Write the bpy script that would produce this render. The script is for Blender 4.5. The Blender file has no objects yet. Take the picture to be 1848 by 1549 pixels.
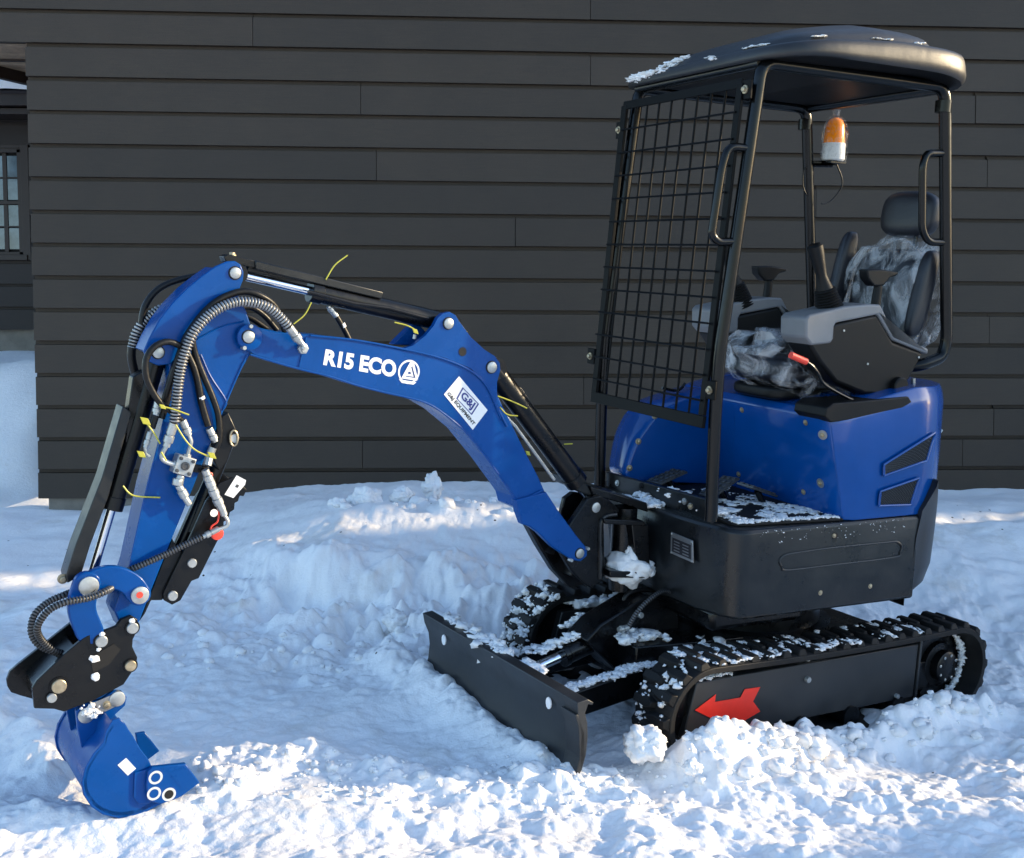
import bpy, math, random
import numpy as np
from mathutils import Vector, Matrix, noise as mnoise
from mathutils.bvhtree import BVHTree
random.seed(7)
RNG = np.random.RandomState(11)
SC = bpy.context.scene
COL = SC.collection

# ---------------------------------------------------------------- camera, world, sun, exposure
F, CX, CY = 2106.775, 924.0, 774.5          # photograph 1848 x 1549
PITCH = math.atan((CY - 600.0) / F); ROLL = 0.0036
_u = Vector((ROLL, -math.cos(PITCH), -math.sin(PITCH))).normalized()
_f = Vector((0, 0, 1)); _y = (_f - _f.dot(_u) * _u).normalized(); _x = _y.cross(_u)
WC = Matrix((_x, _y, _u))                    # photo-camera axes (x right, y down, z forward) -> world
RM = Matrix(((-0.8940933451534112, 0.44644859189617037, 0.035787497066852254),
             (0.03151719009065863, 0.14242183798494631, -0.9893041427153629),
             (-0.44677036258146363, -0.8834023289865816, -0.1414092226833563)))
CM = Vector((2.7353940068273883, 3.437700987460468, 1.5421861174784615))   # camera in excavator axes
SLEW = 0.0955562                              # tracks are turned this much under the cab
WR = WC @ RM
CAM = Vector((0, 0, (WR @ CM).z))
T0 = CAM - WR @ CM
MW = Matrix.Translation(T0) @ WR.to_4x4()     # excavator axes -> world

cam_d = bpy.data.cameras.new('camera'); cam = bpy.data.objects.new('camera', cam_d); COL.objects.link(cam)
cam_d.sensor_width = 36.0; cam_d.sensor_fit = 'HORIZONTAL'; cam_d.lens = F / 1848.0 * 36.0
cam_d.clip_start = 0.05; cam_d.clip_end = 500
_right = WC @ Vector((1, 0, 0)); _up = WC @ Vector((0, -1, 0)); _back = WC @ Vector((0, 0, -1))
cam.matrix_world = Matrix.Translation(CAM) @ Matrix((_right, _up, _back)).transposed().to_4x4()
SC.camera = cam

SUN_AZ = math.radians(9.0)      # measured from +X (right) towards +Y (away)
SUN_EL = math.radians(16.0)
world = bpy.data.worlds.new("World"); SC.world = world; world.use_nodes = True
wn = world.node_tree; bg = wn.nodes['Background']
sky = wn.nodes.new('ShaderNodeTexSky'); sky.sky_type = 'NISHITA'; sky.sun_disc = False
sky.sun_elevation = SUN_EL; sky.sun_rotation = math.pi / 2 - SUN_AZ
sky.air_density = 1.0; sky.dust_density = 0.7; sky.ozone_density = 2.2
wn.links.new(sky.outputs[0], bg.inputs[0]); bg.inputs[1].default_value = 0.15
sun_d = bpy.data.lights.new('sun', 'SUN'); sun = bpy.data.objects.new('sun', sun_d); COL.objects.link(sun)
sun_d.energy = 2.7; sun_d.angle = math.radians(0.9); sun_d.color = (1.0, 0.78, 0.48)
_sd = Vector((math.cos(SUN_AZ) * math.cos(SUN_EL), math.sin(SUN_AZ) * math.cos(SUN_EL), math.sin(SUN_EL)))
sun.rotation_euler = _sd.to_track_quat('Z', 'Y').to_euler(); sun.location = (8, 2, 6)
SC.view_settings.view_transform = 'Standard'; SC.view_settings.look = 'None'
SC.view_settings.gamma = 1.0; SC.view_settings.use_curve_mapping = False
SC.view_settings.exposure = 1.46
SC.render.film_transparent = False

# ---------------------------------------------------------------- measuring helpers
def _ray_m(px, py): return RM.transposed() @ Vector(((px - CX) / F, (py - CY) / F, 1.0))
def _ray_w(px, py): return WC @ Vector(((px - CX) / F, (py - CY) / F, 1.0))
def on_axis(px, py, ax, v):
    d = _ray_m(px, py); return CM + d * ((v - CM[ax]) / d[ax])
def on_x(px, py, x): return on_axis(px, py, 0, x)
def on_y(px, py, y): return on_axis(px, py, 1, y)
def on_z(px, py, z): return on_axis(px, py, 2, z)
class Frame:
    def __init__(s, ox, oy, ang):
        s.o = Vector((ox, oy, 0)); s.c, s.s = math.cos(ang), math.sin(ang)
        s.ex = Vector((s.c, s.s, 0)); s.ey = Vector((-s.s, s.c, 0)); s.ez = Vector((0, 0, 1))
        s.m = Matrix((s.ex, s.ey, s.ez)).transposed()
    def __call__(s, px, py, lat):            # point of the vertical plane at side offset lat
        d = _ray_m(px, py); return CM + d * ((lat - (CM - s.o).dot(s.ey)) / d.dot(s.ey))
    def p(s, x, y, z): return s.o + s.m @ Vector((x, y, z))
    def loc(s, v): return s.m.transposed() @ (v - s.o)
A = Frame(0, 0, 0); B = Frame(0, 0, SLEW); K = Frame(0.5, 0, math.radians(6.0))
def w_depth(px, py, depth): return CAM + _ray_w(px, py) * depth
def w_plane(px, py, p0, n):
    d = _ray_w(px, py); return CAM + d * ((p0 - CAM).dot(n) / d.dot(n))
def w_z(px, py, z):
    d = _ray_w(px, py); return CAM + d * ((z - CAM.z) / d.z)
N_UP = WR @ Vector((0, 0, 1))
def plane_z(x, y):                            # ground plane under the tracks (slopes a little)
    return T0.z - (N_UP.x * (x - T0.x) + N_UP.y * (y - T0.y)) / N_UP.z

# ---------------------------------------------------------------- materials
def mat(name, col, rough=0.5, metal=0.0, coat=0.0, bump=None, var=0.0, vscale=8.0, spec=0.5, rvar=0.0):
    m = bpy.data.materials.new(name); m.use_nodes = True; nt = m.node_tree
    b = nt.nodes['Principled BSDF']; b.inputs['Base Color'].default_value = (*col, 1)
    b.inputs['Roughness'].default_value = rough; b.inputs['Metallic'].default_value = metal
    b.inputs['Coat Weight'].default_value = coat; b.inputs['Coat Roughness'].default_value = 0.08
    b.inputs['Specular IOR Level'].default_value = spec
    tc = nt.nodes.new('ShaderNodeTexCoord')
    if var or rvar:
        n = nt.nodes.new('ShaderNodeTexNoise'); n.inputs['Scale'].default_value = vscale; n.inputs['Detail'].default_value = 9
        n.inputs['Roughness'].default_value = 0.65
        nt.links.new(tc.outputs['Object'], n.inputs['Vector'])
        if var:
            r = nt.nodes.new('ShaderNodeMapRange'); r.inputs['From Min'].default_value = .3; r.inputs['From Max'].default_value = .7
            r.inputs['To Min'].default_value = 1 - var; r.inputs['To Max'].default_value = 1 + var
            nt.links.new(n.outputs['Fac'], r.inputs['Value'])
            mx = nt.nodes.new('ShaderNodeVectorMath'); mx.operation = 'SCALE'; mx.inputs[0].default_value = col
            nt.links.new(r.outputs[0], mx.inputs['Scale']); nt.links.new(mx.outputs[0], b.inputs['Base Color'])
        if rvar:
            r = nt.nodes.new('ShaderNodeMapRange'); r.inputs['From Min'].default_value = .3; r.inputs['From Max'].default_value = .7
            r.inputs['To Min'].default_value = max(.02, rough - rvar); r.inputs['To Max'].default_value = rough + rvar
            nt.links.new(n.outputs['Fac'], r.inputs['Value']); nt.links.new(r.outputs[0], b.inputs['Roughness'])
    if bump:
        prev = None
        for sc, st, dist in bump:
            n = nt.nodes.new('ShaderNodeTexNoise'); n.inputs['Scale'].default_value = sc; n.inputs['Detail'].default_value = 6
            nt.links.new(tc.outputs['Object'], n.inputs['Vector'])
            bp = nt.nodes.new('ShaderNodeBump'); bp.inputs['Strength'].default_value = st; bp.inputs['Distance'].default_value = dist
            nt.links.new(n.outputs['Fac'], bp.inputs['Height'])
            if prev: nt.links.new(prev.outputs[0], bp.inputs['Normal'])
            prev = bp
        nt.links.new(prev.outputs[0], b.inputs['Normal'])
    return m
M = {}
M['blue'] = mat('blue_paint', (.0004, .056, .25), .28, coat=.08, spec=.2, bump=[(14, .12, .01), (160, .05, .002)], var=.12, vscale=5, rvar=.1)
M['blade'] = mat('worn_dark_steel', (.02, .0215, .0235), .42, bump=[(40, .08, .003)], var=.3, vscale=7, rvar=.12)
M['black'] = mat('black_gloss_paint', (.003, .0033, .004), .3, coat=.05, spec=.3, bump=[(30, .1, .004)], var=.3, vscale=12, rvar=.12)
M['tube'] = mat('black_tube_paint', (.0025, .003, .0034), .22, coat=.0, rvar=.06, vscale=30, spec=.3)
M['guard'] = mat('guard_paint', (.002, .0022, .0026), .5, spec=.12)
M['char'] = mat('charcoal_steel', (.0065, .008, .0095), .34, coat=.08, spec=.4, bump=[(40, .12, .004), (5, .15, .01)], var=.45, vscale=7, rvar=.14)
M['steel'] = mat('grey_steel', (.06, .062, .066), .42, metal=.2, bump=[(60, .08, .002)], var=.2, vscale=20)
M['rubber'] = mat('track_rubber', (.0075, .007, .0068), .62, spec=.3, bump=[(90, .3, .003)], var=.35, vscale=25)
M['hose'] = mat('hose_rubber', (.006, .006, .0065), .4, spec=.3, bump=[(120, .2, .002)], rvar=.1, vscale=60)
M['chrome'] = mat('chrome_rod', (.75, .76, .8), .12, metal=1)
M['zinc'] = mat('zinc_plated', (.42, .44, .44), .4, metal=.7, bump=[(90, .15, .002)], var=.2, vscale=40)
M['brass'] = mat('yellow_zinc_bolt', (.38, .32, .22), .42, metal=.7, var=.3, vscale=60)
M['ring'] = mat('spring_guard_wire', (.30, .31, .32), .42, metal=.6)
M['dring'] = mat('dark_spring_wire', (.10, .105, .115), .4, metal=.5)
M['roof'] = mat('canopy_plastic', (.0145, .0148, .016), .42, bump=[(350, .35, .0015), (6, .2, .02)], var=.2, vscale=5)
M['plast'] = mat('black_plastic', (.003, .0031, .0034), .48, spec=.25, bump=[(400, .3, .001)])
M['grey'] = mat('grey_console_plastic', (.16, .165, .175), .42, bump=[(300, .15, .001)], var=.08, vscale=10)
M['seat'] = mat('seat_vinyl', (.012, .013, .018), .4, bump=[(200, .3, .002), (12, .2, .01)])
M['hoodblue'] = mat('gloss_blue_cover', (.0004, .055, .25), .2, coat=.45, spec=.3, bump=[(9, .14, .012), (2.2, .25, .03)], var=.1, vscale=4, rvar=.07)
M['white'] = mat('white_decal', (.78, .79, .8), .4, var=.04, vscale=30)
M['navy'] = mat('navy_print', (.02, .03, .2), .4)
M['blackp'] = mat('black_print', (.015, .015, .02), .4)
M['red'] = mat('red_film', (.85, .03, .015), .38, var=.1, vscale=12)
M['redp'] = mat('red_rubber', (.75, .06, .035), .4, bump=[(150, .3, .003)])
M['yellow'] = mat('yellow_plastic', (.42, .40, .04), .4)
M['whitep'] = mat('white_plastic', (.62, .63, .62), .4)
M['mesh'] = mat('screen_wire', (.06, .065, .07), .45, metal=.4)
M['dark'] = mat('dark_recess', (.004, .004, .0045), .8)
M['alu'] = mat('aluminium_plate', (.35, .36, .37), .4, metal=.8)
def glassy(name, col, tr, rough, bumps):
    m = bpy.data.materials.new(name); m.use_nodes = True; nt = m.node_tree; b = nt.nodes['Principled BSDF']
    b.inputs['Base Color'].default_value = (*col, 1); b.inputs['Roughness'].default_value = rough
    t = nt.nodes.new('ShaderNodeBsdfTransparent'); mx = nt.nodes.new('ShaderNodeMixShader')
    n = nt.nodes.new('ShaderNodeTexNoise'); n.inputs['Scale'].default_value = bumps[0]; n.inputs['Detail'].default_value = 8
    n.inputs['Distortion'].default_value = .9; n.inputs['Roughness'].default_value = .62
    tc = nt.nodes.new('ShaderNodeTexCoord'); mp = nt.nodes.new('ShaderNodeMapping'); mp.inputs['Scale'].default_value = (1.3, 1.3, .75); mp.inputs['Rotation'].default_value = (.4, .5, 0)
    nt.links.new(tc.outputs['Object'], mp.inputs[0]); nt.links.new(mp.outputs[0], n.inputs['Vector'])
    bp = nt.nodes.new('ShaderNodeBump'); bp.inputs['Strength'].default_value = bumps[1]; bp.inputs['Distance'].default_value = .03
    nt.links.new(n.outputs['Fac'], bp.inputs['Height']); nt.links.new(bp.outputs[0], b.inputs['Normal'])
    r = nt.nodes.new('ShaderNodeMapRange'); r.inputs['From Min'].default_value = .36; r.inputs['From Max'].default_value = .64
    r.inputs['To Min'].default_value = tr[0]; r.inputs['To Max'].default_value = tr[1]
    nt.links.new(n.outputs['Fac'], r.inputs['Value']); nt.links.new(r.outputs[0], mx.inputs[0])
    nt.links.new(t.outputs[0], mx.inputs[1]); nt.links.new(b.outputs[0], mx.inputs[2]); nt.links.new(mx.outputs[0], nt.nodes['Material Output'].inputs[0])
    return m
M['wrap'] = glassy('clear_plastic_wrap', (.85, .87, .9), (-.18, .50), .08, (9, 1.0))
M['bag'] = glassy('clear_bag', (.8, .82, .85), (-.15, .28), .1, (40, .9))
m = mat('amber_lens', (1.0, .27, .0), .25); M['amber'] = m
m.node_tree.nodes['Principled BSDF'].inputs['Transmission Weight'].default_value = .1
# snow
def snow_mat(name, dirt=0.0):
    m = bpy.data.materials.new(name); m.use_nodes = True; nt = m.node_tree; b = nt.nodes['Principled BSDF']
    b.inputs['Roughness'].default_value = .55; b.inputs['Specular IOR Level'].default_value = .25
    tc = nt.nodes.new('ShaderNodeTexCoord')
    def nz(sc, det=6, ro=.6):
        n = nt.nodes.new('ShaderNodeTexNoise'); n.inputs['Scale'].default_value = sc; n.inputs['Detail'].default_value = det
        n.inputs['Roughness'].default_value = ro; nt.links.new(tc.outputs['Object'], n.inputs['Vector']); return n
    n1 = nz(1.7, 5); cr = nt.nodes.new('ShaderNodeValToRGB')
    cr.color_ramp.elements[0].position = .3; cr.color_ramp.elements[0].color = (.82, .82, .83, 1)
    cr.color_ramp.elements[1].position = .6; cr.color_ramp.elements[1].color = (.90, .895, .895, 1)
    nt.links.new(n1.outputs['Fac'], cr.inputs[0]); last = cr.outputs[0]
    if dirt:
        n2 = nz(2.6, 8, .7); r2 = nt.nodes.new('ShaderNodeMapRange'); r2.inputs['From Min'].default_value = .56; r2.inputs['From Max'].default_value = .8
        r2.inputs['To Max'].default_value = dirt; nt.links.new(n2.outputs['Fac'], r2.inputs[0])
        mx = nt.nodes.new('ShaderNodeMix'); mx.data_type = 'RGBA'; mx.inputs[7].default_value = (.52, .47, .40, 1)
        nt.links.new(r2.outputs[0], mx.inputs[0]); nt.links.new(last, mx.inputs[6]); last = mx.outputs[2]
        v = nt.nodes.new('ShaderNodeTexVoronoi'); v.inputs['Scale'].default_value = 9; nt.links.new(tc.outputs['Object'], v.inputs['Vector'])
        lt = nt.nodes.new('ShaderNodeMath'); lt.operation = 'LESS_THAN'; lt.inputs[1].default_value = .055; nt.links.new(v.outputs['Distance'], lt.inputs[0])
        n3 = nz(1.1, 2); gt = nt.nodes.new('ShaderNodeMath'); gt.operation = 'GREATER_THAN'; gt.inputs[1].default_value = .56; nt.links.new(n3.outputs['Fac'], gt.inputs[0])
        ml = nt.nodes.new('ShaderNodeMath'); ml.operation = 'MULTIPLY'; nt.links.new(lt.outputs[0], ml.inputs[0]); nt.links.new(gt.outputs[0], ml.inputs[1])
        mx2 = nt.nodes.new('ShaderNodeMix'); mx2.data_type = 'RGBA'; mx2.inputs[7].default_value = (.05, .04, .03, 1)
        nt.links.new(ml.outputs[0], mx2.inputs[0]); nt.links.new(last, mx2.inputs[6]); last = mx2.outputs[2]
    nt.links.new(last, b.inputs['Base Color'])
    prev = None
    for sc, st, di in ((38, .28, .015), (130, .4, .006), (420, .4, .002)):
        n = nz(sc, 4); bp = nt.nodes.new('ShaderNodeBump'); bp.inputs['Strength'].default_value = st; bp.inputs['Distance'].default_value = di
        nt.links.new(n.outputs['Fac'], bp.inputs['Height'])
        if prev: nt.links.new(prev.outputs[0], bp.inputs['Normal'])
        prev = bp
    nt.links.new(prev.outputs[0], b.inputs['Normal'])
    return m
M['snow'] = snow_mat('snow_surface', .75); M['snowc'] = snow_mat('clean_snow')
# siding
def siding_mat(name, col):
    m = mat(name, col, .62, bump=[(260, .35, .002)], var=.14, vscale=2.0); nt = m.node_tree
    b = nt.nodes['Principled BSDF']; src = b.inputs['Base Color'].links[0].from_socket
    tc = nt.nodes.new('ShaderNodeTexCoord'); mp = nt.nodes.new('ShaderNodeMapping'); mp.inputs['Scale'].default_value = (3, 3, 60)
    nt.links.new(tc.outputs['Object'], mp.inputs[0]); n = nt.nodes.new('ShaderNodeTexNoise'); n.inputs['Scale'].default_value = 3; n.inputs['Detail'].default_value = 6
    nt.links.new(mp.outputs[0], n.inputs['Vector']); r = nt.nodes.new('ShaderNodeMapRange'); r.inputs['To Min'].default_value = .75; r.inputs['To Max'].default_value = 1.25
    nt.links.new(n.outputs['Fac'], r.inputs[0])
    n2 = nt.nodes.new('ShaderNodeTexNoise'); n2.inputs['Scale'].default_value = 330; n2.inputs['Detail'].default_value = 3; nt.links.new(tc.outputs['Object'], n2.inputs['Vector'])
    r2 = nt.nodes.new('ShaderNodeMapRange'); r2.inputs['From Min'].default_value = .3; r2.inputs['From Max'].default_value = .7; r2.inputs['To Min'].default_value = .8; r2.inputs['To Max'].default_value = 1.2
    nt.links.new(n2.outputs['Fac'], r2.inputs[0])
    v1 = nt.nodes.new('ShaderNodeVectorMath'); v1.operation = 'SCALE'; nt.links.new(src, v1.inputs[0]); nt.links.new(r.outputs[0], v1.inputs['Scale'])
    v2 = nt.nodes.new('ShaderNodeVectorMath'); v2.operation = 'SCALE'; nt.links.new(v1.outputs[0], v2.inputs[0]); nt.links.new(r2.outputs[0], v2.inputs['Scale'])
    oi = nt.nodes.new('ShaderNodeObjectInfo'); r3 = nt.nodes.new('ShaderNodeMapRange'); r3.inputs['To Min'].default_value = .84; r3.inputs['To Max'].default_value = 1.16; nt.links.new(oi.outputs['Random'], r3.inputs[0])
    v3 = nt.nodes.new('ShaderNodeVectorMath'); v3.operation = 'SCALE'; nt.links.new(v2.outputs[0], v3.inputs[0]); nt.links.new(r3.outputs[0], v3.inputs['Scale'])
    nt.links.new(v3.outputs[0], b.inputs['Base Color']); return m
M['siding'] = siding_mat('dark_siding', (.037, .0252, .0158))
M['siding2'] = siding_mat('brown_siding', (.018, .0115, .009))
M['conc'] = mat('foundation_concrete', (.22, .2, .17), .85, bump=[(40, .4, .01)], var=.25, vscale=6)
M['osb'] = mat('brown_soffit_board', (.28, .19, .12), .8, bump=[(60, .5, .01)], var=.4, vscale=10)
M['trim'] = mat('dark_brown_trim', (.024, .0135, .010), .5, var=.15, vscale=6)
m = mat('window_glass', (.12, .17, .2), .08, spec=.8, var=.5, vscale=5); M['glass'] = m

# ---------------------------------------------------------------- mesh helpers
class MB:
    def __init__(s): s.v = []; s.f = []; s.mi = []
    def add(s, vs, fs, mi=0):
        k = len(s.v); s.v += [Vector(v) for v in vs]; s.f += [[i + k for i in f] for f in fs]; s.mi += [mi] * len(fs); return s
    def prism(s, pts, off, mi=0):
        n = len(pts); vs = list(pts) + [p + off for p in pts]
        return s.add(vs, [list(range(n))[::-1], list(range(n, 2 * n))] + [[i, (i + 1) % n, n + (i + 1) % n, n + i] for i in range(n)], mi)
    def box(s, o, ex, ey, ez, mi=0):
        return s.prism([o, o + ex, o + ex + ey, o + ey], ez, mi)
    def tube(s, pts, r, seg=10, mi=0, cap=True, radii=None, alt=None, closed=False):
        n = len(pts); prev = None; k = len(s.v); rings = []
        for i, p in enumerate(pts):
            if closed: t = pts[(i + 1) % n] - pts[i - 1]
            else: t = (pts[min(i + 1, n - 1)] - pts[max(i - 1, 0)])
            t = t.normalized() if t.length > 1e-9 else Vector((0, 0, 1))
            if prev is None:
                a = Vector((0, 0, 1)) if abs(t.z) < .9 else Vector((1, 0, 0)); u = t.cross(a).normalized()
            else: u = (prev - t * prev.dot(t)).normalized()
            prev = u; w = t.cross(u); rr = radii[i] if radii else r
            for j in range(seg):
                a = 2 * math.pi * j / seg; s.v.append(p + (u * math.cos(a) + w * math.sin(a)) * rr)
        m_ = n if closed else n - 1
        for i in range(m_):
            i2 = (i + 1) % n
            for j in range(seg):
                s.f.append([k + i * seg + j, k + i * seg + (j + 1) % seg, k + i2 * seg + (j + 1) % seg, k + i2 * seg + j])
                s.mi.append(mi if alt is None else (alt if (i // 2) % 2 else mi))
        if cap and not closed:
            s.f.append([k + j for j in range(seg)][::-1]); s.f.append([k + (n - 1) * seg + j for j in range(seg)]); s.mi += [mi, mi]
        return s
    def cyl(s, p0, p1, r, seg=24, mi=0, r1=None):
        return s.tube([p0, p1], r, seg, mi, radii=[r, r if r1 is None else r1])
    def lathe(s, p0, axis, prof, seg=24, mi=0):       # prof: (distance along axis, radius)
        axis = axis.normalized(); a = Vector((0, 0, 1)) if abs(axis.z) < .9 else Vector((1, 0, 0)); u = axis.cross(a).normalized(); w = axis.cross(u); k = len(s.v); n = len(prof)
        for d, r in prof:
            for j in range(seg):
                t = 2 * math.pi * j / seg; s.v.append(p0 + axis * d + (u * math.cos(t) + w * math.sin(t)) * max(r, 1e-4))
        for i in range(n - 1):
            for j in range(seg): s.f.append([k + i * seg + j, k + i * seg + (j + 1) % seg, k + (i + 1) * seg + (j + 1) % seg, k + (i + 1) * seg + j]); s.mi.append(mi)
        s.f.append([k + j for j in range(seg)][::-1]); s.f.append([k + (n - 1) * seg + j for j in range(seg)]); s.mi += [mi, mi]
        return s
    def loft(s, rings, closed=True, cap=True, mi=0):
        k = len(s.v); n = len(rings[0])
        for r in rings: s.v += [Vector(p) for p in r]
        for i in range(len(rings) - 1):
            for j in range(n if closed else n - 1):
                s.f.append([k + i * n + j, k + i * n + (j + 1) % n, k + (i + 1) * n + (j + 1) % n, k + (i + 1) * n + j]); s.mi.append(mi)
        if cap and closed:
            s.f.append([k + j for j in range(n)][::-1]); s.f.append([k + (len(rings) - 1) * n + j for j in range(n)]); s.mi += [mi, mi]
        return s
    def blob(s, c, rx, ry, rz, amp=.25, fr=6, lev=2, mi=0, rot=None, seed=0):
        vs, fs = ICO[lev]; k = len(s.v); o = Vector((seed * 3.1, seed * 1.7, 0))
        for v in vs:
            d = 1 + amp * mnoise.noise(v * fr * .35 + o) + amp * .5 * mnoise.noise(v * fr * .9 + o)
            p = Vector((v.x * rx, v.y * ry, v.z * rz)) * d
            if rot: p = rot @ p
            s.v.append(c + p)
        s.f += [[i + k for i in f] for f in fs]; s.mi += [mi] * len(fs); return s
    def build(s, name, mats, parent=None, bevel=0, seg=2, sharp=38, world=False, solid=0):
        me = bpy.data.meshes.new(name); me.from_pydata([tuple(v) for v in s.v], [], s.f)
        if not isinstance(mats, (list, tuple)): mats = [mats]
        for mm in mats: me.materials.append(M[mm] if isinstance(mm, str) else mm)
        me.polygons.foreach_set('material_index', s.mi); me.polygons.foreach_set('use_smooth', [True] * len(s.f))
        import bmesh
        bm = bmesh.new(); bm.from_mesh(me); bmesh.ops.recalc_face_normals(bm, faces=bm.faces); bm.to_mesh(me); bm.free()
        me.set_sharp_from_angle(angle=math.radians(sharp)); me.update()
        o = bpy.data.objects.new(name, me); COL.objects.link(o)
        if parent is not None: o.parent = parent
        if solid: md = o.modifiers.new('s', 'SOLIDIFY'); md.thickness = solid; md.offset = 0
        if bevel:
            md = o.modifiers.new('b', 'BEVEL'); md.width = bevel; md.segments = seg; md.limit_method = 'ANGLE'; md.angle_limit = math.radians(35)
            md.use_clamp_overlap = True
        return o
def _ico(level):
    import bmesh
    bm = bmesh.new(); bmesh.ops.create_icosphere(bm, subdivisions=level, radius=1.0)
    vs = [v.co.copy() for v in bm.verts]; fs = [[v.index for v in f.verts] for f in bm.faces]; bm.free(); return vs, fs
ICO = {i: _ico(i) for i in (1, 2, 3, 4)}
def spline(pts, n=8):
    out = []; P = [pts[0] * 2 - pts[1]] + list(pts) + [pts[-1] * 2 - pts[-2]]
    for i in range(1, len(P) - 2):
        for k in range(n):
            t = k / n; a, b, c, d = P[i - 1], P[i], P[i + 1], P[i + 2]
            out.append(.5 * ((2 * b) + (c - a) * t + (2 * a - 5 * b + 4 * c - d) * t * t + (3 * b - a - 3 * c + d) * t ** 3))
    out.append(P[-2]); return out
def resample(pts, step):
    out = [pts[0]]; acc = 0
    for a, b in zip(pts, pts[1:]):
        L = (b - a).length
        if L < 1e-9: continue
        d = step - acc
        while d <= L: out.append(a.lerp(b, d / L)); d += step
        acc = L - (d - step)
    return out
def rounded(pts, r, n=5):        # fillet the corners of a closed 3D polygon lying in a plane
    out = []; m_ = len(pts); rs = r if isinstance(r, (list, tuple)) else [r] * m_
    for i in range(m_):
        p, a, b = pts[i], pts[i - 1], pts[(i + 1) % m_]; u = (a - p); v = (b - p)
        k = min(rs[i], u.length * .45, v.length * .45)
        if k < 1e-4: out.append(p); continue
        p0 = p + u.normalized() * k; p1 = p + v.normalized() * k
        for j in range(n + 1):
            t = j / n; out.append(p0 * (1 - t) ** 2 + p * 2 * t * (1 - t) + p1 * t * t)
    return out
def band(pts, w):                # closed outline of a strip of width w with round ends, in the plane of pts
    pts = spline(pts, 6); n = len(pts); nrm = (pts[n // 2] - pts[0]).cross(pts[-1] - pts[0])
    L, R_ = [], []
    for i, p in enumerate(pts):
        t = (pts[min(i + 1, n - 1)] - pts[max(i - 1, 0)]).normalized(); q = BNORM.cross(t).normalized(); ww = w[0] + (w[1] - w[0]) * i / (n - 1) if isinstance(w, tuple) else w
        L.append(p + q * ww / 2); R_.append(p - q * ww / 2)
    def cap(c, a, sgn):
        v = a - c; return [c + Matrix.Rotation(sgn * math.pi * k / 8, 3, BNORM) @ v for k in range(1, 8)]
    return L + cap(pts[-1], L[-1], -1) + R_[::-1] + cap(pts[0], R_[0], -1)
BNORM = Vector((0, 1, 0))
# ================================================================ EXCAVATOR
def thing(name, label, cat, mw=None, group=None):
    o = bpy.data.objects.new(name, None); o.empty_display_size = .1; COL.objects.link(o)
    if mw is not None: o.matrix_world = mw
    o['label'] = label; o['category'] = cat
    if group: o['group'] = group
    return o
EX = thing('mini_excavator', 'blue and black mini excavator with open canopy parked in snow before dark siding wall', 'excavator', MW)
def P(fr, pts, lat): return [fr(x, y, lat) for x, y in pts]
def plate(name, fr, pts, lat, thick, m, parent=EX, bevel=.002, r=0):
    q = P(fr, pts, lat)
    if r: q = rounded(q, r)
    return MB().prism(q, -fr.ey * thick).build(name, m, parent, bevel)
def pin(name, fr, px, py, lat, r, h, m='zinc', parent=EX, depth=.01):
    c = fr(px, py, lat); return MB().lathe(c - fr.ey * depth, fr.ey, [(0, r), (depth + h * .8, r), (depth + h, r * .88)], 20).build(name, m, parent)
def boltx(name, c, d, r, h, m='brass', parent=EX):
    d = d.normalized()
    mb = MB().lathe(c - d * .003, d, [(0, r * 1.5), (.005, r * 1.5), (.0055, r * 1.0)], 16); mb.lathe(c + d * .001, d, [(0, r), (h * .8, r), (h, r * .7)], 6)
    return mb.build(name, m, parent)
def hose(name, pts, r, kind='plain', parent=EX, mats=None, step=None):
    sp = spline(pts, 10)
    if kind == 'plain':
        return MB().tube(resample(sp, .012), r, 10).build(name, mats or 'hose', parent)
    pitch = step or r * .55
    q = resample(sp, pitch / 2); rad = [r * (1.12 if (i // 2) % 2 else .9) for i in range(len(q))]
    return MB().tube(q, r, 10, radii=rad, alt=1).build(name, mats or ['hose', 'ring'], parent, sharp=60)
def sleeve(name, a, b, r, m='zinc', parent=EX):
    d = b - a; L = d.length
    return MB().lathe(a, d, [(0, r), (L * .45, r), (L * .47, r * .8), (L * .52, r * .8), (L * .54, r * 1.12), (L * .8, r * 1.12), (L * .82, r * .8), (L, r * .8)], 12).build(name, m, parent)
def text_mesh(txt, off=.012):
    cu = bpy.data.curves.new('t', 'FONT'); cu.body = txt; cu.offset = off; cu.resolution_u = 4
    o = bpy.data.objects.new('t', cu); COL.objects.link(o); dg = bpy.context.evaluated_depsgraph_get()
    me = bpy.data.meshes.new_from_object(o.evaluated_get(dg)); bpy.data.objects.remove(o)
    co = [v.co.copy() for v in me.vertices]; fs = [list(p.vertices) for p in me.polygons]
    x0 = min(c.x for c in co); x1 = max(c.x for c in co); y0 = min(c.y for c in co); y1 = max(c.y for c in co)
    return [((c.x - x0) / (x1 - x0), (c.y - y0) / (y1 - y0)) for c in co], fs
def quad_map(p00, p10, p11, p01):
    return lambda u, v: p00 * (1 - u) * (1 - v) + p10 * u * (1 - v) + p11 * u * v + p01 * (1 - u) * v
def letter(name, txt, q, m, parent, off=.012):
    uv, fs = text_mesh(txt, off); return MB().add([q(u, v) for u, v in uv], fs).build(name, m, parent)

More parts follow.
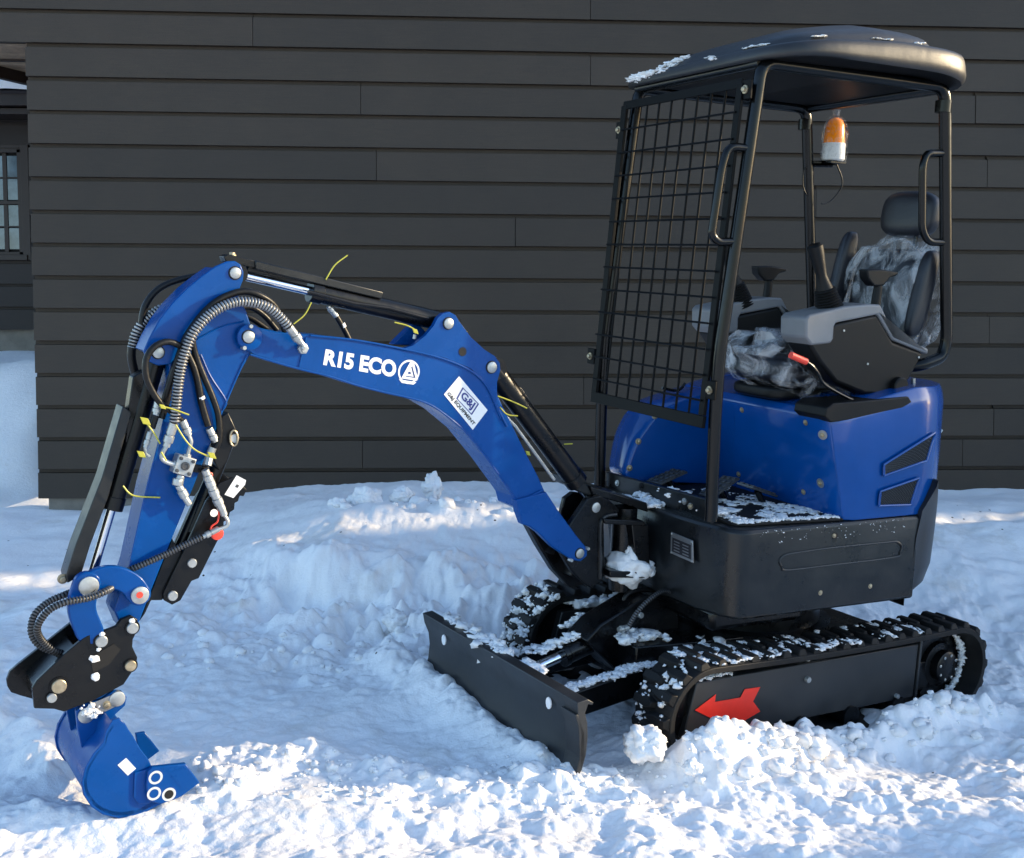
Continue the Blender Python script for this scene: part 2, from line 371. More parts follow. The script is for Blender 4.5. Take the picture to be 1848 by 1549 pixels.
# ---------------------------------------------------------------- undercarriage (frame B)
TH = .358; FX, RX, RR = .752 - .179, -.843 + .179, .160
def track_path():
    pts = []
    def arc(cx, a0, a1, n=14):
        for i in range(n + 1):
            a = a0 + (a1 - a0) * i / n; pts.append((cx + RR * math.cos(a), .179 + RR * math.sin(a)))
    arc(FX, -math.pi / 2, math.pi / 2)
    for k in range(1, 12):
        t = k / 12; pts.append((FX + (RX - FX) * t, .179 + RR - .010 * math.sin(math.pi * t)))
    arc(RX, math.pi / 2, 3 * math.pi / 2)
    for k in range(1, 12): pts.append((RX + (FX - RX) * k / 12, .179 - RR))
    return pts
def tilt(dz):                      # the tracks sit a little lower at the back than at the front
    c = B.p(-.05, 0, .179)
    return Matrix.Translation(c + Vector((0, 0, dz))) @ Matrix.Rotation(-.034, 4, B.ey) @ Matrix.Translation(-c)
TN, TF = tilt(-.083), tilt(-.062)
def make_track(y0, y1, outer):
    before = set(bpy.data.objects)
    path = track_path(); pv = [Vector((x, 0, z)) for x, z in path]
    loopp = resample(pv + [pv[0]], .02)[:-1]; n = len(loopp)
    nor = []
    for i in range(n):
        t = (loopp[(i + 1) % n] - loopp[i - 1]).normalized(); nor.append(Vector((-t.z, 0, t.x)) * -1)
    cen = Vector((-.05, 0, .179))
    nor = [nn if nn.dot(Vector((p.x - max(RX, min(FX, p.x)), 0, p.z - .179))) > 0 else -nn for nn, p in zip(nor, loopp)]
    mb = MB(); rings = []
    for p, nn in zip(loopp, nor):
        sec = [(y0, -.012), (y0, .006), (y0 + .008, .010), (y1 - .008, .010), (y1, .006), (y1, -.012), (y1 - .03, -.014), (y0 + .03, -.014)]
        rings.append([B.p(p.x + nn.x * d, y, p.z + nn.z * d) for y, d in sec])
    rings.append(rings[0]); mb.loft(rings, cap=False)
    t = mb.build('rubber_track', 'rubber', EX, .0015, 1, sharp=50)
    L = n * .02; cnt = 48; base = None
    for half in (0, 1):
        for k in range(cnt):
            s = ((k + half * .5) / cnt * n) % n; i = int(s); fr_ = s - i; p = loopp[i].lerp(loopp[(i + 1) % n], fr_); nn = nor[i].lerp(nor[(i + 1) % n], fr_).normalized()
            if base is None:
                g = MB()
                def q(x, y, z): return Vector((x, y, z))
                w = (y1 - y0) * .56
                lo = [q(-.021, 0, 0), q(.021, 0, 0), q(.024, w * .6, 0), q(.014, w, 0), q(-.014, w, 0), q(-.024, w * .6, 0)]
                hi = [q(-.012, .006, .021), q(.012, .006, .021), q(.014, w * .6, .021), q(.007, w - .006, .021), q(-.007, w - .006, .021), q(-.014, w * .6, .021)]
                g.loft([lo, hi]); base = g.build('grouser', 'rubber', t, .002, 1)
                ob = base
            else:
                ob = base.copy(); COL.objects.link(ob); ob.parent = t
            tx = Vector((nn.z, 0, -nn.x)); yv = Vector((0, 1, 0)); zz = nn
            if half: yv = -yv; tx = -tx
            Rl = Matrix((B.m @ tx, B.m @ yv, B.m @ zz)).transposed()
            o = B.p(p.x + nn.x * .008, (y0 + .002) if not half else (y1 - .002), p.z + nn.z * .008)
            ob.matrix_local = Matrix.Translation(o) @ Rl.to_4x4()
    s = 1 if y1 > 0 else -1
    # frame between the belts
    yo = (y1 - .045) if s > 0 else (y0 + .045)
    fx0, fx1 = B.loc(B(1236, 1270, .45)).x, B.loc(B(1656, 1220, .45)).x
    ztop = .291
    zz0 = .085
    fpts = [B.p(fx0 - .01, .44 * s, .10), B.p(fx0 - .05, .44 * s, ztop - .008), B.p(fx1, .44 * s, ztop - .002), B.p(fx1, .44 * s, zz0), B.p(fx0 - .03, .44 * s, zz0)]
    f_ = MB().prism(fpts, B.ey * (-.11 * s)).build('track_frame', 'blade', EX, .004)
    MB().box(B.p(fx1 - .004, .446 * s, zz0), -B.ex * .012, B.ez * (ztop - zz0 + .012), -B.ey * .12 * s).build('end_plate', 'blade', f_, .002)
    MB().cyl(B.p(RX, .335 * s, .179), B.p(RX, .35 * s, .179), .15, 32).build('motor_shield', 'black', f_)
    MB().box(B.p(fx1 + .01, .35 * s, .07), -B.ex * .12, B.ez * .19, -B.ey * .02 * s).build('motor_shield', 'black', f_)
    MB().box(B.p(fx1, .41 * s, .10), -B.ex * .12, B.ez * .10, -B.ey * .06 * s).build('motor_bracket', 'black', f_, .003)
    # sprocket and drive motor
    sc = B.p(RX, .40 * s, .179); sp = MB().lathe(sc - B.ey * .03 * s, B.ey * s, [(0, .12), (.02, .125), (.022, .09), (.04, .085), (.045, .062), (.075, .060), (.08, .052)], 32)
    so = sp.build('sprocket', 'black', EX)
    for k in range(12):
        a = k / 12 * 2 * math.pi; c = sc + B.ex * .125 * math.cos(a) + B.ez * .125 * math.sin(a)
        MB().cyl(c - B.ey * .03 * s, c - B.ey * .005 * s, .014, 8).build('sprocket_tooth', 'black', so)
    if s > 0:
        for k in range(8):
            a = (k + .3) / 8 * 2 * math.pi; c = sc + B.ex * .047 * math.cos(a) + B.ez * .047 * math.sin(a) + B.ey * .047
            MB().lathe(c, B.ey, [(0, .006), (.005, .006), (.006, .004)], 6).build('motor_bolt', 'zinc', so)
    ic = B.p(FX, .40 * s, .179); MB().lathe(ic - B.ey * .04 * s, B.ey * s, [(0, .135), (.05, .135), (.055, .10), (.06, .05), (.07, .045)], 32).build('idler_wheel', 'black', EX)
    for xr in (-.40, -.15, .1, .35):
        MB().cyl(B.p(xr, .33 * s, .06), B.p(xr, .45 * s, .06), .04, 16).build('track_roller', 'black', EX)
    MB().cyl(B.p(-.05, .36 * s, .29), B.p(-.05, .42 * s, .29), .03, 16).build('carrier_roller', 'black', EX)
    for o in set(bpy.data.objects) - before:
        if o.parent == EX: o.matrix_basis = (TN if s > 0 else TF) @ o.matrix_basis
    return t, f_
trk, tfr = make_track(.315, .494, True)
make_track(-.494, -.315, True)
# red arrow sticker, bolts and latch on near track frame
MB().prism(P(B, [(1254, 1282), (1292, 1253), (1290, 1267), (1336, 1259), (1344, 1244), (1372, 1240), (1359, 1266), (1372, 1284), (1345, 1300), (1290, 1300)], .4425), B.ey * .0006).build('arrow_sticker', 'red', tfr).matrix_local = TN.inverted()
for a in ((1456, 1226, .441, .011), (1617, 1256, .441, .009)): pin('frame_bolt', B, a[0], a[1], a[2], a[3], .012, parent=tfr).matrix_local = TN.inverted()
# centre frame, slew ring, blade arms
MB().prism([B.p(.45, -.33, .03), B.p(.45, .33, .03), B.p(-.5, .33, .01), B.p(-.5, -.33, .01)], Vector((0, 0, .20))).build('centre_frame', 'black', EX, .01)
MB().prism([B.p(.62, -.16, .12), B.p(.62, .16, .12), B.p(.2, .24, .12), B.p(.2, -.24, .12)], Vector((0, 0, .14))).build('blade_bracket', 'black', EX, .006)
MB().lathe(A.p(-.02, 0, .20), Vector((0, 0, 1)), [(0, .32), (.06, .32), (.065, .28), (.19, .28)], 48).build('slewing_ring', 'black', EX)
blade = None
def blade_sec(y, xo=0, zo=0):
    prof = [(1.100, .262), (1.092, .225), (1.074, .185), (1.068, .14), (1.072, .09), (1.085, .04), (1.104, -.03), (1.094, -.03), (1.075, .04), (1.060, .09), (1.056, .14), (1.060, .19), (1.070, .225), (1.060, .25), (1.045, .245), (1.040, .252), (1.062, .266)]
    return [B.p(x + xo, y, z + zo) for x, z in prof]
blade = MB().loft([blade_sec(y) for y in np.linspace(-.492, .42, 12)]).build('dozer_blade', 'blade', EX, .003, sharp=30)
sp_pts = [(1.106, .225), (1.096, .225), (1.068, .16), (1.064, .09), (1.08, .03), (1.12, -.09), (1.132, -.09), (1.094, .03), (1.080, .09), (1.082, .16)]
MB().loft([[B.p(x, y, z) for x, z in sp_pts] for y in (.415, .45, .492)]).build('blade_end', 'blade', blade, .002, sharp=30)
MB().loft([blade_sec(.418)[8:] + blade_sec(.418)[:1], blade_sec(.492)[8:] + blade_sec(.492)[:1]]).build('blade_lip', 'blade', blade, .002)
for px, py in ((981, 1274), (794, 1156)):
    c = B(px, py, .3 if px > 900 else -.34); hx = B.loc(c)
    q = [B.p(1.090 + .006, (.334 if px > 900 else -.336) + .014 * math.cos(a), .205 + .019 * math.sin(a)) for a in np.linspace(0, 2 * math.pi, 12)[:-1]]
    MB().prism(q, B.ex * -.004).build('blade_hole', 'snowc', blade)
for yy in (.2, -.2):
    p0, p1 = B.p(.52, yy * .8, .15), B.p(1.06, yy, .11); d = (p1 - p0); e = B.ey * .055
    MB().prism([p0 - e / 2 - Vector((0, 0, .045)), p0 + e / 2 - Vector((0, 0, .045)), p0 + e / 2 + Vector((0, 0, .045)), p0 - e / 2 + Vector((0, 0, .045))], d).build('blade_arm', 'black', EX, .004)
MB().box(B.p(1.06, -.25, .04), B.ey * .5, B.ez * .13, -B.ex * .012).build('blade_stiffener', 'black', blade, .003)
bc = MB().cyl(B.p(.45, 0, .30), B.p(.80, 0, .215), .038, 20); bc.cyl(B.p(.80, 0, .215), B.p(.82, 0, .21), .042, 20); bcy = bc.build('blade_cylinder', 'black', EX, .002)
MB().cyl(B.p(.8, 0, .213), B.p(1.0, 0, .165), .018, 16).build('cylinder_rod', 'chrome', bcy)
MB().box(B.p(.62, -.055, .02), B.ex * .36, B.ey * .012, B.ez * .25).build('cylinder_cheek', 'black', bcy, .01) if 0 else None
MB().prism([B.p(1.06, -.05, .08), B.p(1.06, -.05, .2), B.p(.99, -.05, .2), B.p(.96, -.05, .15), B.p(1.0, -.05, .08)], B.ey * .1).build('rod_clevis', 'black', bcy, .004)
MB().cyl(B.p(1.0, -.07, .165), B.p(1.0, .07, .165), .017, 16).build('clevis_pin', 'zinc', bcy)
MB().prism([B.p(.70, .06, .32), B.p(.76, .06, .27), B.p(.60, .06, .12), B.p(.35, .06, .12), B.p(.35, .06, .34), B.p(.5, .06, .40)], B.ey * -.12).build('cylinder_bracket', 'black', EX, .006)
pin('bracket_pin', B, 1155, 1110, .065, .011, .01)
hz = [B(1133, 1133, .10), B(1150, 1105, .12), B(1175, 1080, .13), B(1200, 1067, .12), B(1222, 1080, .12), B(1235, 1105, .12), B(1255, 1115, .13), B(1275, 1112, .13)]
hose('blade_hose', hz, .008, 'ring', mats=['hose', 'dring']); sleeve('hose_end', B(1133, 1133, .10), B(1116, 1137, .10) , .011)
hose('blade_hose', [B(1125, 1100, .0), B(1130, 1075, .0), B(1155, 1065, .0), B(1190, 1068, 0), B(1230, 1080, 0)], .009)
hose('swivel_hose', [B(1345, 1098, .2), B(1385, 1098, .22), B(1420, 1108, .22), B(1445, 1128, .22), B(1455, 1150, .22)], .008, 'ring', mats=['hose', 'dring'])
hose('swivel_hose', [B(1345, 1107, .2), B(1380, 1110, .2), B(1410, 1120, .2), B(1430, 1140, .2)], .008, 'ring', mats=['hose', 'dring'])
# slanted skirt under the deck (darker, behind tracks)
# ---------------------------------------------------------------- deck (frame A)
Z0, Z1 = .405, .700
def deck_plan(z, ins=0):
    c = []
    def arc(cx, cy, r, a0, a1, n=6):
        for i in range(n + 1):
            a = math.radians(a0 + (a1 - a0) * i / n); c.append(A.p(cx + r * math.cos(a), cy + r * math.sin(a), z))
    hw = .457 - ins
    arc(.33 - ins, hw - .07, .07, 90, 0)                      # near front corner
    c.append(A.p(.425 - ins, .30, z)); c.append(A.p(.445 - ins, .12, z)); c.append(A.p(.445 - ins, -.12, z)); c.append(A.p(.425 - ins, -.30, z))
    arc(.33 - ins, -hw + .07, .07, 0, -90)
    c.append(A.p(-.41, -hw, z)); c.append(A.p(-.41, hw, z))
    return c
MB().prism([A.p(.40, .36, .33), A.p(.40, -.36, .33), A.p(.0, -.36, .33), A.p(.0, .36, .33)], Vector((0, 0, .08))).build('deck_belly', 'black', EX, .02)
MB().prism([A.p(.0, .38, .37), A.p(.0, -.38, .37), A.p(-.40, -.38, .37), A.p(-.40, .38, .37)], Vector((0, 0, .05))).build('belly_plate', 'black', EX, .006)
deck = MB().loft([deck_plan(Z0 - .015, .03), deck_plan(Z0 - .008, .008), deck_plan(Z0, 0), deck_plan(Z1 - .012, 0), deck_plan(Z1, .008)]).build('deck_frame', 'char', EX, .003, sharp=35)
# raised oval rib on the near side
rib = [A(x, y, .4575) for x, y in [(1410, 1022), (1406, 1013), (1412, 1004), (1430, 999), (1500, 989), (1600, 979), (1618, 978), (1627, 986), (1624, 996), (1612, 1006), (1500, 1020), (1420, 1029)]]
MB().tube(resample(spline(rib + [rib[0]], 8), .01), .0045, 8).build('pressed_rib', 'char', deck)
MB().lathe(A(1506, 967, .455), A.ey, [(0, .012), (.0035, .012)], 16).build('bolt_hole', 'dark', deck); boltx('deck_bolt', A(1505, 967, .459), A.ey, .005, .004, parent=deck)
for x, y in ((1246, 914), (1480, 1070), (1570, 1058)): boltx('deck_bolt', A(x, y, .455) if x > 1300 else on_x(x, y, .43), A.ey, .006, .005, parent=deck)
dp = quad_map(on_x(1212, 998, .440), on_x(1253, 1016, .440), on_x(1252, 976, .440), on_x(1213, 960, .440))
fo = Vector((.006, .001, 0))
pl_ = MB().prism([dp(0, 0) + fo, dp(1, 0) + fo, dp(1, 1) + fo, dp(0, 1) + fo], fo * -.9).build('data_plate', 'alu', deck, .001)
MB().prism([dp(.08, .12) + fo, dp(.92, .12) + fo, dp(.92, .78) + fo, dp(.08, .78) + fo], fo * .12).build('plate_field', 'blackp', pl_)
for i in range(4):
    for u0, u1 in ((.16, .42), (.55, .82)):
        v = .2 + i * .14; MB().prism([dp(u0, v) + fo * 1.15, dp(u1, v) + fo * 1.15, dp(u1, v + .05) + fo * 1.15, dp(u0, v + .05) + fo * 1.15], fo * .05).build('print_line', 'alu', pl_)
for u, v in ((.05, .06), (.95, .06), (.05, .94), (.95, .94)): boltx('rivet', dp(u, v) + fo, Vector((1, 0, 0)), .0028, .003, 'zinc', pl_)
# floor mat, kick plate, top deck
MB().prism(rounded([A.p(.36, .40, Z1), A.p(-.10, .44, Z1), A.p(-.10, -.24, Z1), A.p(.36, -.24, Z1)], .04), Vector((0, 0, .010))).build('floor_mat', 'rubber', EX, .003)
kp = MB().prism([on_x(1094, 884, .40), on_x(1280, 945, .40), on_x(1281, 903, .40), on_x(1094, 852, .40)], Vector((-.02, 0, 0))).build('kick_plate', 'char', EX, .003)
for x, y, m_ in ((1114, 872, 'zinc'), (1157, 877, 'dark'), (1235, 905, 'zinc'), (1246, 914, 'zinc')): boltx('plate_bolt', on_x(x, y, .402), Vector((1, 0, 0)), .008, .007, m_, kp)
# counterweight
def arc_pts(cx, cy, r, z, a0, a1, n): return [A.p(cx + r * math.cos(math.radians(a0 + (a1 - a0) * i / n)), cy + r * math.sin(math.radians(a0 + (a1 - a0) * i / n)), z) for i in range(n + 1)]
def rear_curve(z, off, x0):        # near side -> rear -> far side
    return [A.p(x0, .452 + off, z)] + arc_pts(-.365, .152, .30 + off, z, 90, 180, 12) + arc_pts(-.365, -.152, .30 + off, z, 180, 270, 12) + [A.p(x0, -.452 - off, z)]
lv = [(.400, -.04), (.43, -.015), (.50, .004), (.62, .009), (.72, .011), (.80, .008), (.822, -.002)]
rings = []
for k, (z, off) in enumerate(lv):
    x0 = -.395 - max(0, (z - .70)) * .75 - .02 * (z - .4); rr_ = rear_curve(z, off, x0); ins_ = rear_curve(z, off - .05, x0)
    for rrr in (rr_, ins_):
        for i, p in enumerate(rrr):
            if p.x > x0: p.x = x0
    rings.append(rr_ + ins_[::-1])
MB().loft(rings).build('counterweight', mat('counterweight_black', (.014, .015, .017), .4, bump=[(200, .25, .001)], var=.2), EX, .004, sharp=45)
MB().prism([A.p(-.40, .43, .36), A.p(-.40, -.43, .36), A.p(-.62, -.2, .36), A.p(-.62, .2, .36)], Vector((0, 0, .06))).build('counterweight_base', 'black', EX, .004)

# ---------------------------------------------------------------- engine hood (blue)
def hood_plan(z, xf, off=0, yn=.45):
    rr_ = rear_curve(z, -.004 + off, -.36); rr_[0] = A.p(-.2, yn + off, z); rr_[-1] = A.p(-.2, -yn - off, z)
    c = [A.p(xf + .0, yn - .05 + off, z), A.p(xf - .012, yn - .015 + off, z), A.p(xf - .05, yn + off, z), A.p(xf - .10, yn + off, z)]
    far = [A.p(p.x, -p.y, z) for p in c][::-1]
    return c + rr_ + far
hz_ = [(.702, -.060, .0), (.76, -.045, .004), (.85, -.02, .006), (.95, .010, .006), (1.03, .030, .004), (1.055, .034, -.002), (1.075, .020, -.014)]
rings = [hood_plan(z, xf, off) for z, xf, off in hz_]
def rise(r, k):                   # the lid climbs towards the back
    out = []
    for p in r:
        t = max(0, min(1, (.05 - p.x) / .42)); out.append(Vector((p.x, p.y, p.z + k * .085 * t)))
    return out
rings = [rise(r, max(0, (z - .85) / .225)) for r, (z, _, _) in zip(rings, hz_)]
top = rings[-1]; cc = Vector((-.2, 0, 1.10))
rings.append([p.lerp(cc, .12) + Vector((0, 0, .006)) for p in top])
HB = MB().loft(rings); hood = HB.build('engine_hood', 'hoodblue', EX, .004, sharp=32)
bvh = BVHTree.FromPolygons([tuple(v) for v in HB.v], HB.f)
def hit(px, py, off=0.0, b=None):
    d = _ray_m(px, py).normalized(); loc, n, i, dist = (b or bvh).ray_cast(CM, d)
    if loc is None: return None
    if n.dot(d) > 0: n = -n
    return loc + n * off, n
# seat-box seam and pressed lines
for a, b_ in (((1326, 742), (1322, 868)), ((1500, 765), (1520, 935))):
    pts = [hit(a[0] + (b_[0] - a[0]) * t, a[1] + (b_[1] - a[1]) * t, -.001) for t in np.linspace(0.02, .98, 10)]
    pts = [p[0] for p in pts if p]
    if len(pts) > 2: MB().tube(pts, .0025, 6).build('panel_seam', 'hoodblue', hood)
for x, y in ((1485, 785), (1481, 872)):
    h = hit(x, y)
    if h: mb = MB().lathe(h[0], h[1], [(0, .017), (.003, .017), (.0035, .012)], 20); mb.build('washer', 'alu', hood); boltx('hood_bolt', h[0] + h[1] * .003, h[1], .006, .006, parent=hood)
for x, y in ((1339, 740), (1333, 856), (1454, 763), (1450, 888)):
    h = hit(x, y)
    if h: boltx('hood_bolt', h[0], h[1], .007, .006, parent=hood)
# grilles
def bil(q, u, v):
    (ax, ay), (bx, by), (cx_, cy_), (dx, dy) = q
    return (ax * (1 - u) * (1 - v) + bx * u * (1 - v) + cx_ * u * v + dx * (1 - u) * v, ay * (1 - u) * (1 - v) + by * u * (1 - v) + cy_ * u * v + dy * (1 - u) * v)
for q in ([(1592, 858), (1668, 831), (1683, 781), (1592, 838)], [(1583, 912), (1640, 910), (1655, 862), (1586, 886)]):
    n_, m_ = 14, 8; g = [[hit(*bil(q, i / n_, j / m_), .006) for i in range(n_ + 1)] for j in range(m_ + 1)]
    if any(x is None for r in g for x in r):
        q = [(min(x, 1681), y) for x, y in q]; g = [[hit(*bil(q, i / n_, j / m_), .006) for i in range(n_ + 1)] for j in range(m_ + 1)]
    if any(x is None for r in g for x in r): continue
    gr = MB().loft([[p[0] for p in r] for r in g], closed=False, cap=False).build('vent_grille', 'dark', hood)
    mb = MB()
    def hp(u, v, o=.0085):
        h = hit(*bil(q, u, v), o); return h[0] if h else None
    N1, N2 = 15, 8
    for k in range(-N2, N1 + 1):
        for sgn in (1, -1):
            pts = []
            for s_ in np.linspace(0, 1, 9):
                u = (k + (s_ * N2 if sgn > 0 else (1 - s_) * N2)) / N1; v = s_
                if 0 <= u <= 1: pts.append(hp(u, v))
            pts = [p for p in pts if p is not None]
            if len(pts) > 1: mb.tube(pts, .00095, 4)
    o = mb.build('wire_screen', 'mesh', gr); o['kind'] = 'stuff'
    edge = [hp(t, 0) for t in np.linspace(0, 1, 10)] + [hp(1, t) for t in np.linspace(.1, 1, 8)] + [hp(1 - t, 1) for t in np.linspace(.1, 1, 10)] + [hp(0, 1 - t) for t in np.linspace(.1, .95, 8)]
    MB().tube([e for e in edge if e], .0045, 8, closed=True).build('grille_frame', 'hoodblue', gr)
# recess under right console, hood top details
MB().prism(P(A, [(1489, 752), (1492, 737), (1505, 728), (1560, 724), (1640, 716), (1646, 726), (1628, 737), (1580, 748), (1530, 759), (1500, 763)], .4525), -A.ey * .16).build('hood_recess', 'plast', hood, .004)
# far side tank cover
outer = P(A, [(1099, 858), (1103, 820), (1112, 780), (1128, 748), (1145, 729), (1190, 712), (1260, 692), (1330, 680), (1420, 720), (1420, 860)], -.452)
inner = P(A, [(1128, 868), (1136, 835), (1150, 797), (1180, 755), (1205, 735), (1240, 722), (1290, 705), (1340, 695), (1420, 730), (1420, 880)], -.26)
def rs(pl, n=14): return pl
TB = MB(); mid1 = [o.lerp(i, .12) + Vector((.012, 0, .012)) for o, i in zip(outer, inner)]; mid2 = [o.lerp(i, .75) + Vector((.014, 0, .014)) for o, i in zip(outer, inner)]
rings = [rounded(r, .05, 4) for r in (outer, mid1, mid2, inner)]
TB.loft(rings); tank = TB.build('tank_cover', 'hoodblue', EX, .006, 3, sharp=40)
bvh2 = BVHTree.FromPolygons([tuple(v) for v in TB.v], TB.f)
for x, y in ((1182, 752), (1152, 797), (1136, 845)):
    h = hit(x, y, 0, bvh2)
    if h: boltx('cover_bolt', h[0], h[1], .008, .007, parent=tank)
MB().prism([A(1141, 728, -.40), A(1185, 733, -.40), A(1183, 738, -.40), A(1145, 738, -.40)], A.ey * -.05).build('cover_gap', 'dark', tank)
hd = MB().tube(spline(P(A, [(1195, 700), (1215, 705), (1228, 702), (1236, 692)], -.33), 5), .006, 8).build('lid_handle', 'black', tank)

# ---------------------------------------------------------------- swing bracket and boom (frame K)
K0 = [(1060, 900), (1083, 895), (1100, 903), (1119, 920), (1117, 927), (1096, 929), (1088, 936), (1088, 1046), (1068, 1063), (1052, 1052), (1032, 1031), (1012, 998), (1020, 960), (1040, 930)]
br = plate('swing_bracket', K, K0, .058, .024, 'black', bevel=.004)
plate('bracket_cheek', K, K0, -.034, .024, 'black', br, .004)
plate('bracket_web', K, [(1066, 940), (1090, 938), (1092, 1040), (1070, 1055), (1030, 1040), (1040, 1000)], .032, .064, 'black', br, .004)
MB().tube(spline(P(K, [(1112, 929), (1094, 932), (1086, 940), (1083, 960), (1083, 1044)], .060), 6), .008, 8).build('bracket_rim', 'char', br)
plate('mount_lug', A, [(1090, 937), (1164, 941), (1166, 950), (1092, 946)], .10, .22, 'black', EX, .003)
plate('mount_lug', A, [(1101, 1031), (1173, 1033), (1175, 1044), (1101, 1043)], .10, .22, 'black', EX, .003)
MB().cyl(K.p(.04, 0, .40), K.p(.04, 0, .70), .045, 24).build('swing_pin', 'black', EX)
plate('mount_web', A, [(1140, 945), (1170, 947), (1174, 1040), (1150, 1036)], .085, .17, 'black', EX, .003)
plate('hose_guard', K, [(1013, 925), (1019, 899), (1034, 888), (1062, 892), (1062, 960), (1040, 985), (1016, 960)], -.075, .02, 'black', EX, .004)
plate('deck_nose', A, [(1066, 878), (1168, 908), (1170, 925), (1110, 905), (1070, 895)], .05, .3, 'black', EX, .004)
MB().prism(P(K, [(952, 948), (1010, 985), (1045, 1030), (1060, 1055), (1030, 1062), (1000, 1030), (972, 985)], -.02), -K.ey * .04).build('swing_cylinder_mount', 'black', EX, .006)
MB().cyl(K(985, 985, -.03), K(1032, 1048, -.1), .022, 16).build('hose_bundle', 'hose', EX)

BM0 = [(447, 633), (459, 642), (504, 657), (548, 669), (593, 680), (646, 697), (697, 710), (733, 718), (768, 728), (797, 745), (839, 780), (882, 833), (916, 880), (935, 908), (986, 893), (972, 861), (948, 815), (925, 768), (905, 728), (893, 700), (878, 676), (850, 657), (815, 643), (770, 636), (727, 631), (700, 625), (650, 615), (590, 607), (545, 603), (500, 599), (470, 592), (452, 588), (438, 592), (428, 605), (431, 623)]
BL = .06
def boom_solid(pts, l0, l1): return MB().prism(P(K, pts, l0), K.ey * (l1 - l0))
boom = boom_solid(BM0, BL, -BL).build('boom', 'blue', EX, .004, sharp=25)
foot = [(930, 903), (986, 888), (1008, 922), (1040, 966), (1060, 990), (1060, 1004), (1048, 1014), (1032, 1011), (998, 988), (972, 962), (955, 950), (943, 947), (935, 925)]
plate('boom_foot', K, foot, BL + .012, .03, 'blue', boom, .004)
plate('boom_foot', K, foot, -BL + .018, .03, 'blue', boom, .004)
plate('boom_foot_box', K, [(925, 895), (988, 892), (1000, 912), (962, 930), (930, 915)], BL - .005, 2 * BL - .01, 'blue', boom, .003)
gus = [(700, 624), (727, 630), (745, 624), (768, 606), (783, 588), (790, 574), (799, 566), (811, 563), (822, 569), (830, 582), (850, 609), (874, 631), (893, 643), (902, 656), (903, 668), (897, 690), (897, 720), (905, 760), (880, 700), (850, 665), (800, 645)]
for s_, l0 in ((1, BL + .004), (-1, -BL + .014)):
    plate('cylinder_gusset', K, gus, l0, .018, 'blue', boom, .003)
MB().prism(P(K, [(708, 622), (740, 590), (752, 582), (770, 600), (745, 624)], -.02), -K.ey * .03).build('hose_gusset', 'blue', boom, .003)
MB().tube(spline(P(K, [(560, 606), (640, 614), (727, 630), (800, 648), (850, 670), (878, 697), (897, 735), (915, 770)], BL + .003), 6), .0035, 6).build('weld_seam', 'blue', boom)
MB().tube(spline(P(K, [(452, 640), (504, 656), (548, 668), (593, 679), (646, 696), (697, 709), (733, 717), (768, 727), (797, 744), (839, 779), (882, 832), (933, 906)], BL + .001), 6), .0035, 6).build('weld_seam', 'blue', boom)
MB().tube(P(K, [(934, 907), (978, 886)], BL + .004), .004, 6).build('weld_seam', 'blue', boom)
MB().tube(spline(P(K, [(552, 609), (545, 640), (540, 662)], BL + .001), 6), .003, 6).build('weld_seam', 'blue', boom)
MB().prism([K(835, 635, BL + .0055) + (K.ex * math.cos(a) + K.ez * math.sin(a)) * .014 for a in np.linspace(0, 2 * math.pi, 17)[:-1]], -K.ey * .001).build('gusset_hole', 'dark', boom)
MB().lathe(K(448, 608, BL), K.ey, [(0, .036), (.014, .036), (.016, .033)], 28).build('boom_lug', 'blue', boom)
MB().lathe(K(448, 608, -BL), -K.ey, [(0, .036), (.014, .036), (.016, .033)], 28).build('boom_lug', 'blue', boom)
for x, y, r, l in ((448, 608, .0165, BL + .016), (809, 584, .0165, BL + .005), (887, 663, .0175, BL + .005), (1046, 999, .0165, BL + .013), (1075, 916, .0175, .058)):
    pin('pivot_pin', K, x, y, l, r, .006, parent=boom, depth=.04)
    MB().lathe(K(x, y, l), K.ey, [(0, r * 1.18), (.0015, r * 1.15)], 24).build('pin_gap', 'dark', boom)
for x, y, l in ((440, 628, .075), (452, 589, .075), (1030, 1011, .075), (1060, 990, .075)): pin('grease_fitting', K, x, y, l, .006, .008, parent=boom)
# lettering and stickers
q = quad_map(K(583, 659, BL + .0008), K(714, 682, BL + .0008), K(716, 651, BL + .0008), K(588, 630, BL + .0008))
letter('model_lettering', 'R15 ECO', q, 'white', boom, .045)
lc = K(738, 671.5, BL + .0009); ru = (K(757, 674.5, BL + .0009) - lc); rv = (K(735, 650, BL + .0009) - lc); rl = .5 * (ru.length + rv.length); ru = ru.normalized() * rl; rv = rv - ru * rv.dot(ru) / rl ** 2; rv = rv.normalized() * rl
def lpt(u, v): return lc + ru * u + rv * v
mb = MB(); ring_o = [lpt(math.cos(a), math.sin(a)) for a in np.linspace(0, 2 * math.pi, 49)]; ring_i = [lpt(.84 * math.cos(a), .84 * math.sin(a)) for a in np.linspace(0, 2 * math.pi, 49)]
mb.loft([ring_o, ring_i], closed=False, cap=False); mb.build('round_emblem', 'white', boom)
lf = K.ey * .0006
def tri(pts, m, l=0): MB().prism([lpt(*p) + lf * (1 + l) for p in pts], lf * .3).build('emblem_bar', m, boom)
tri([(-.62, -.62), (.02, 1.0), (.2, .55), (-.25, -.42), (.78, -.42), (.9, -.62)], 'white')
tri([(.08, .78), (.3, .86), (.95, -.52), (.72, -.48)], 'white')
tri([(-.05, -.02), (.12, .42), (.5, -.34), (-.22, -.34), (-.14, -.16), (.22, -.16), (.12, .06)], 'white')
tri([(-.82, -.72), (.84, -.74), (.6, -.98), (-.5, -.98)], 'white', 0)
sq = [K(x, y, BL + .001) for x, y in [(801, 712), (853, 776), (880, 740.5), (828.5, 679)]]
stk = MB().prism(sq, K.ey * .0005).build('dealer_sticker', 'white', boom)
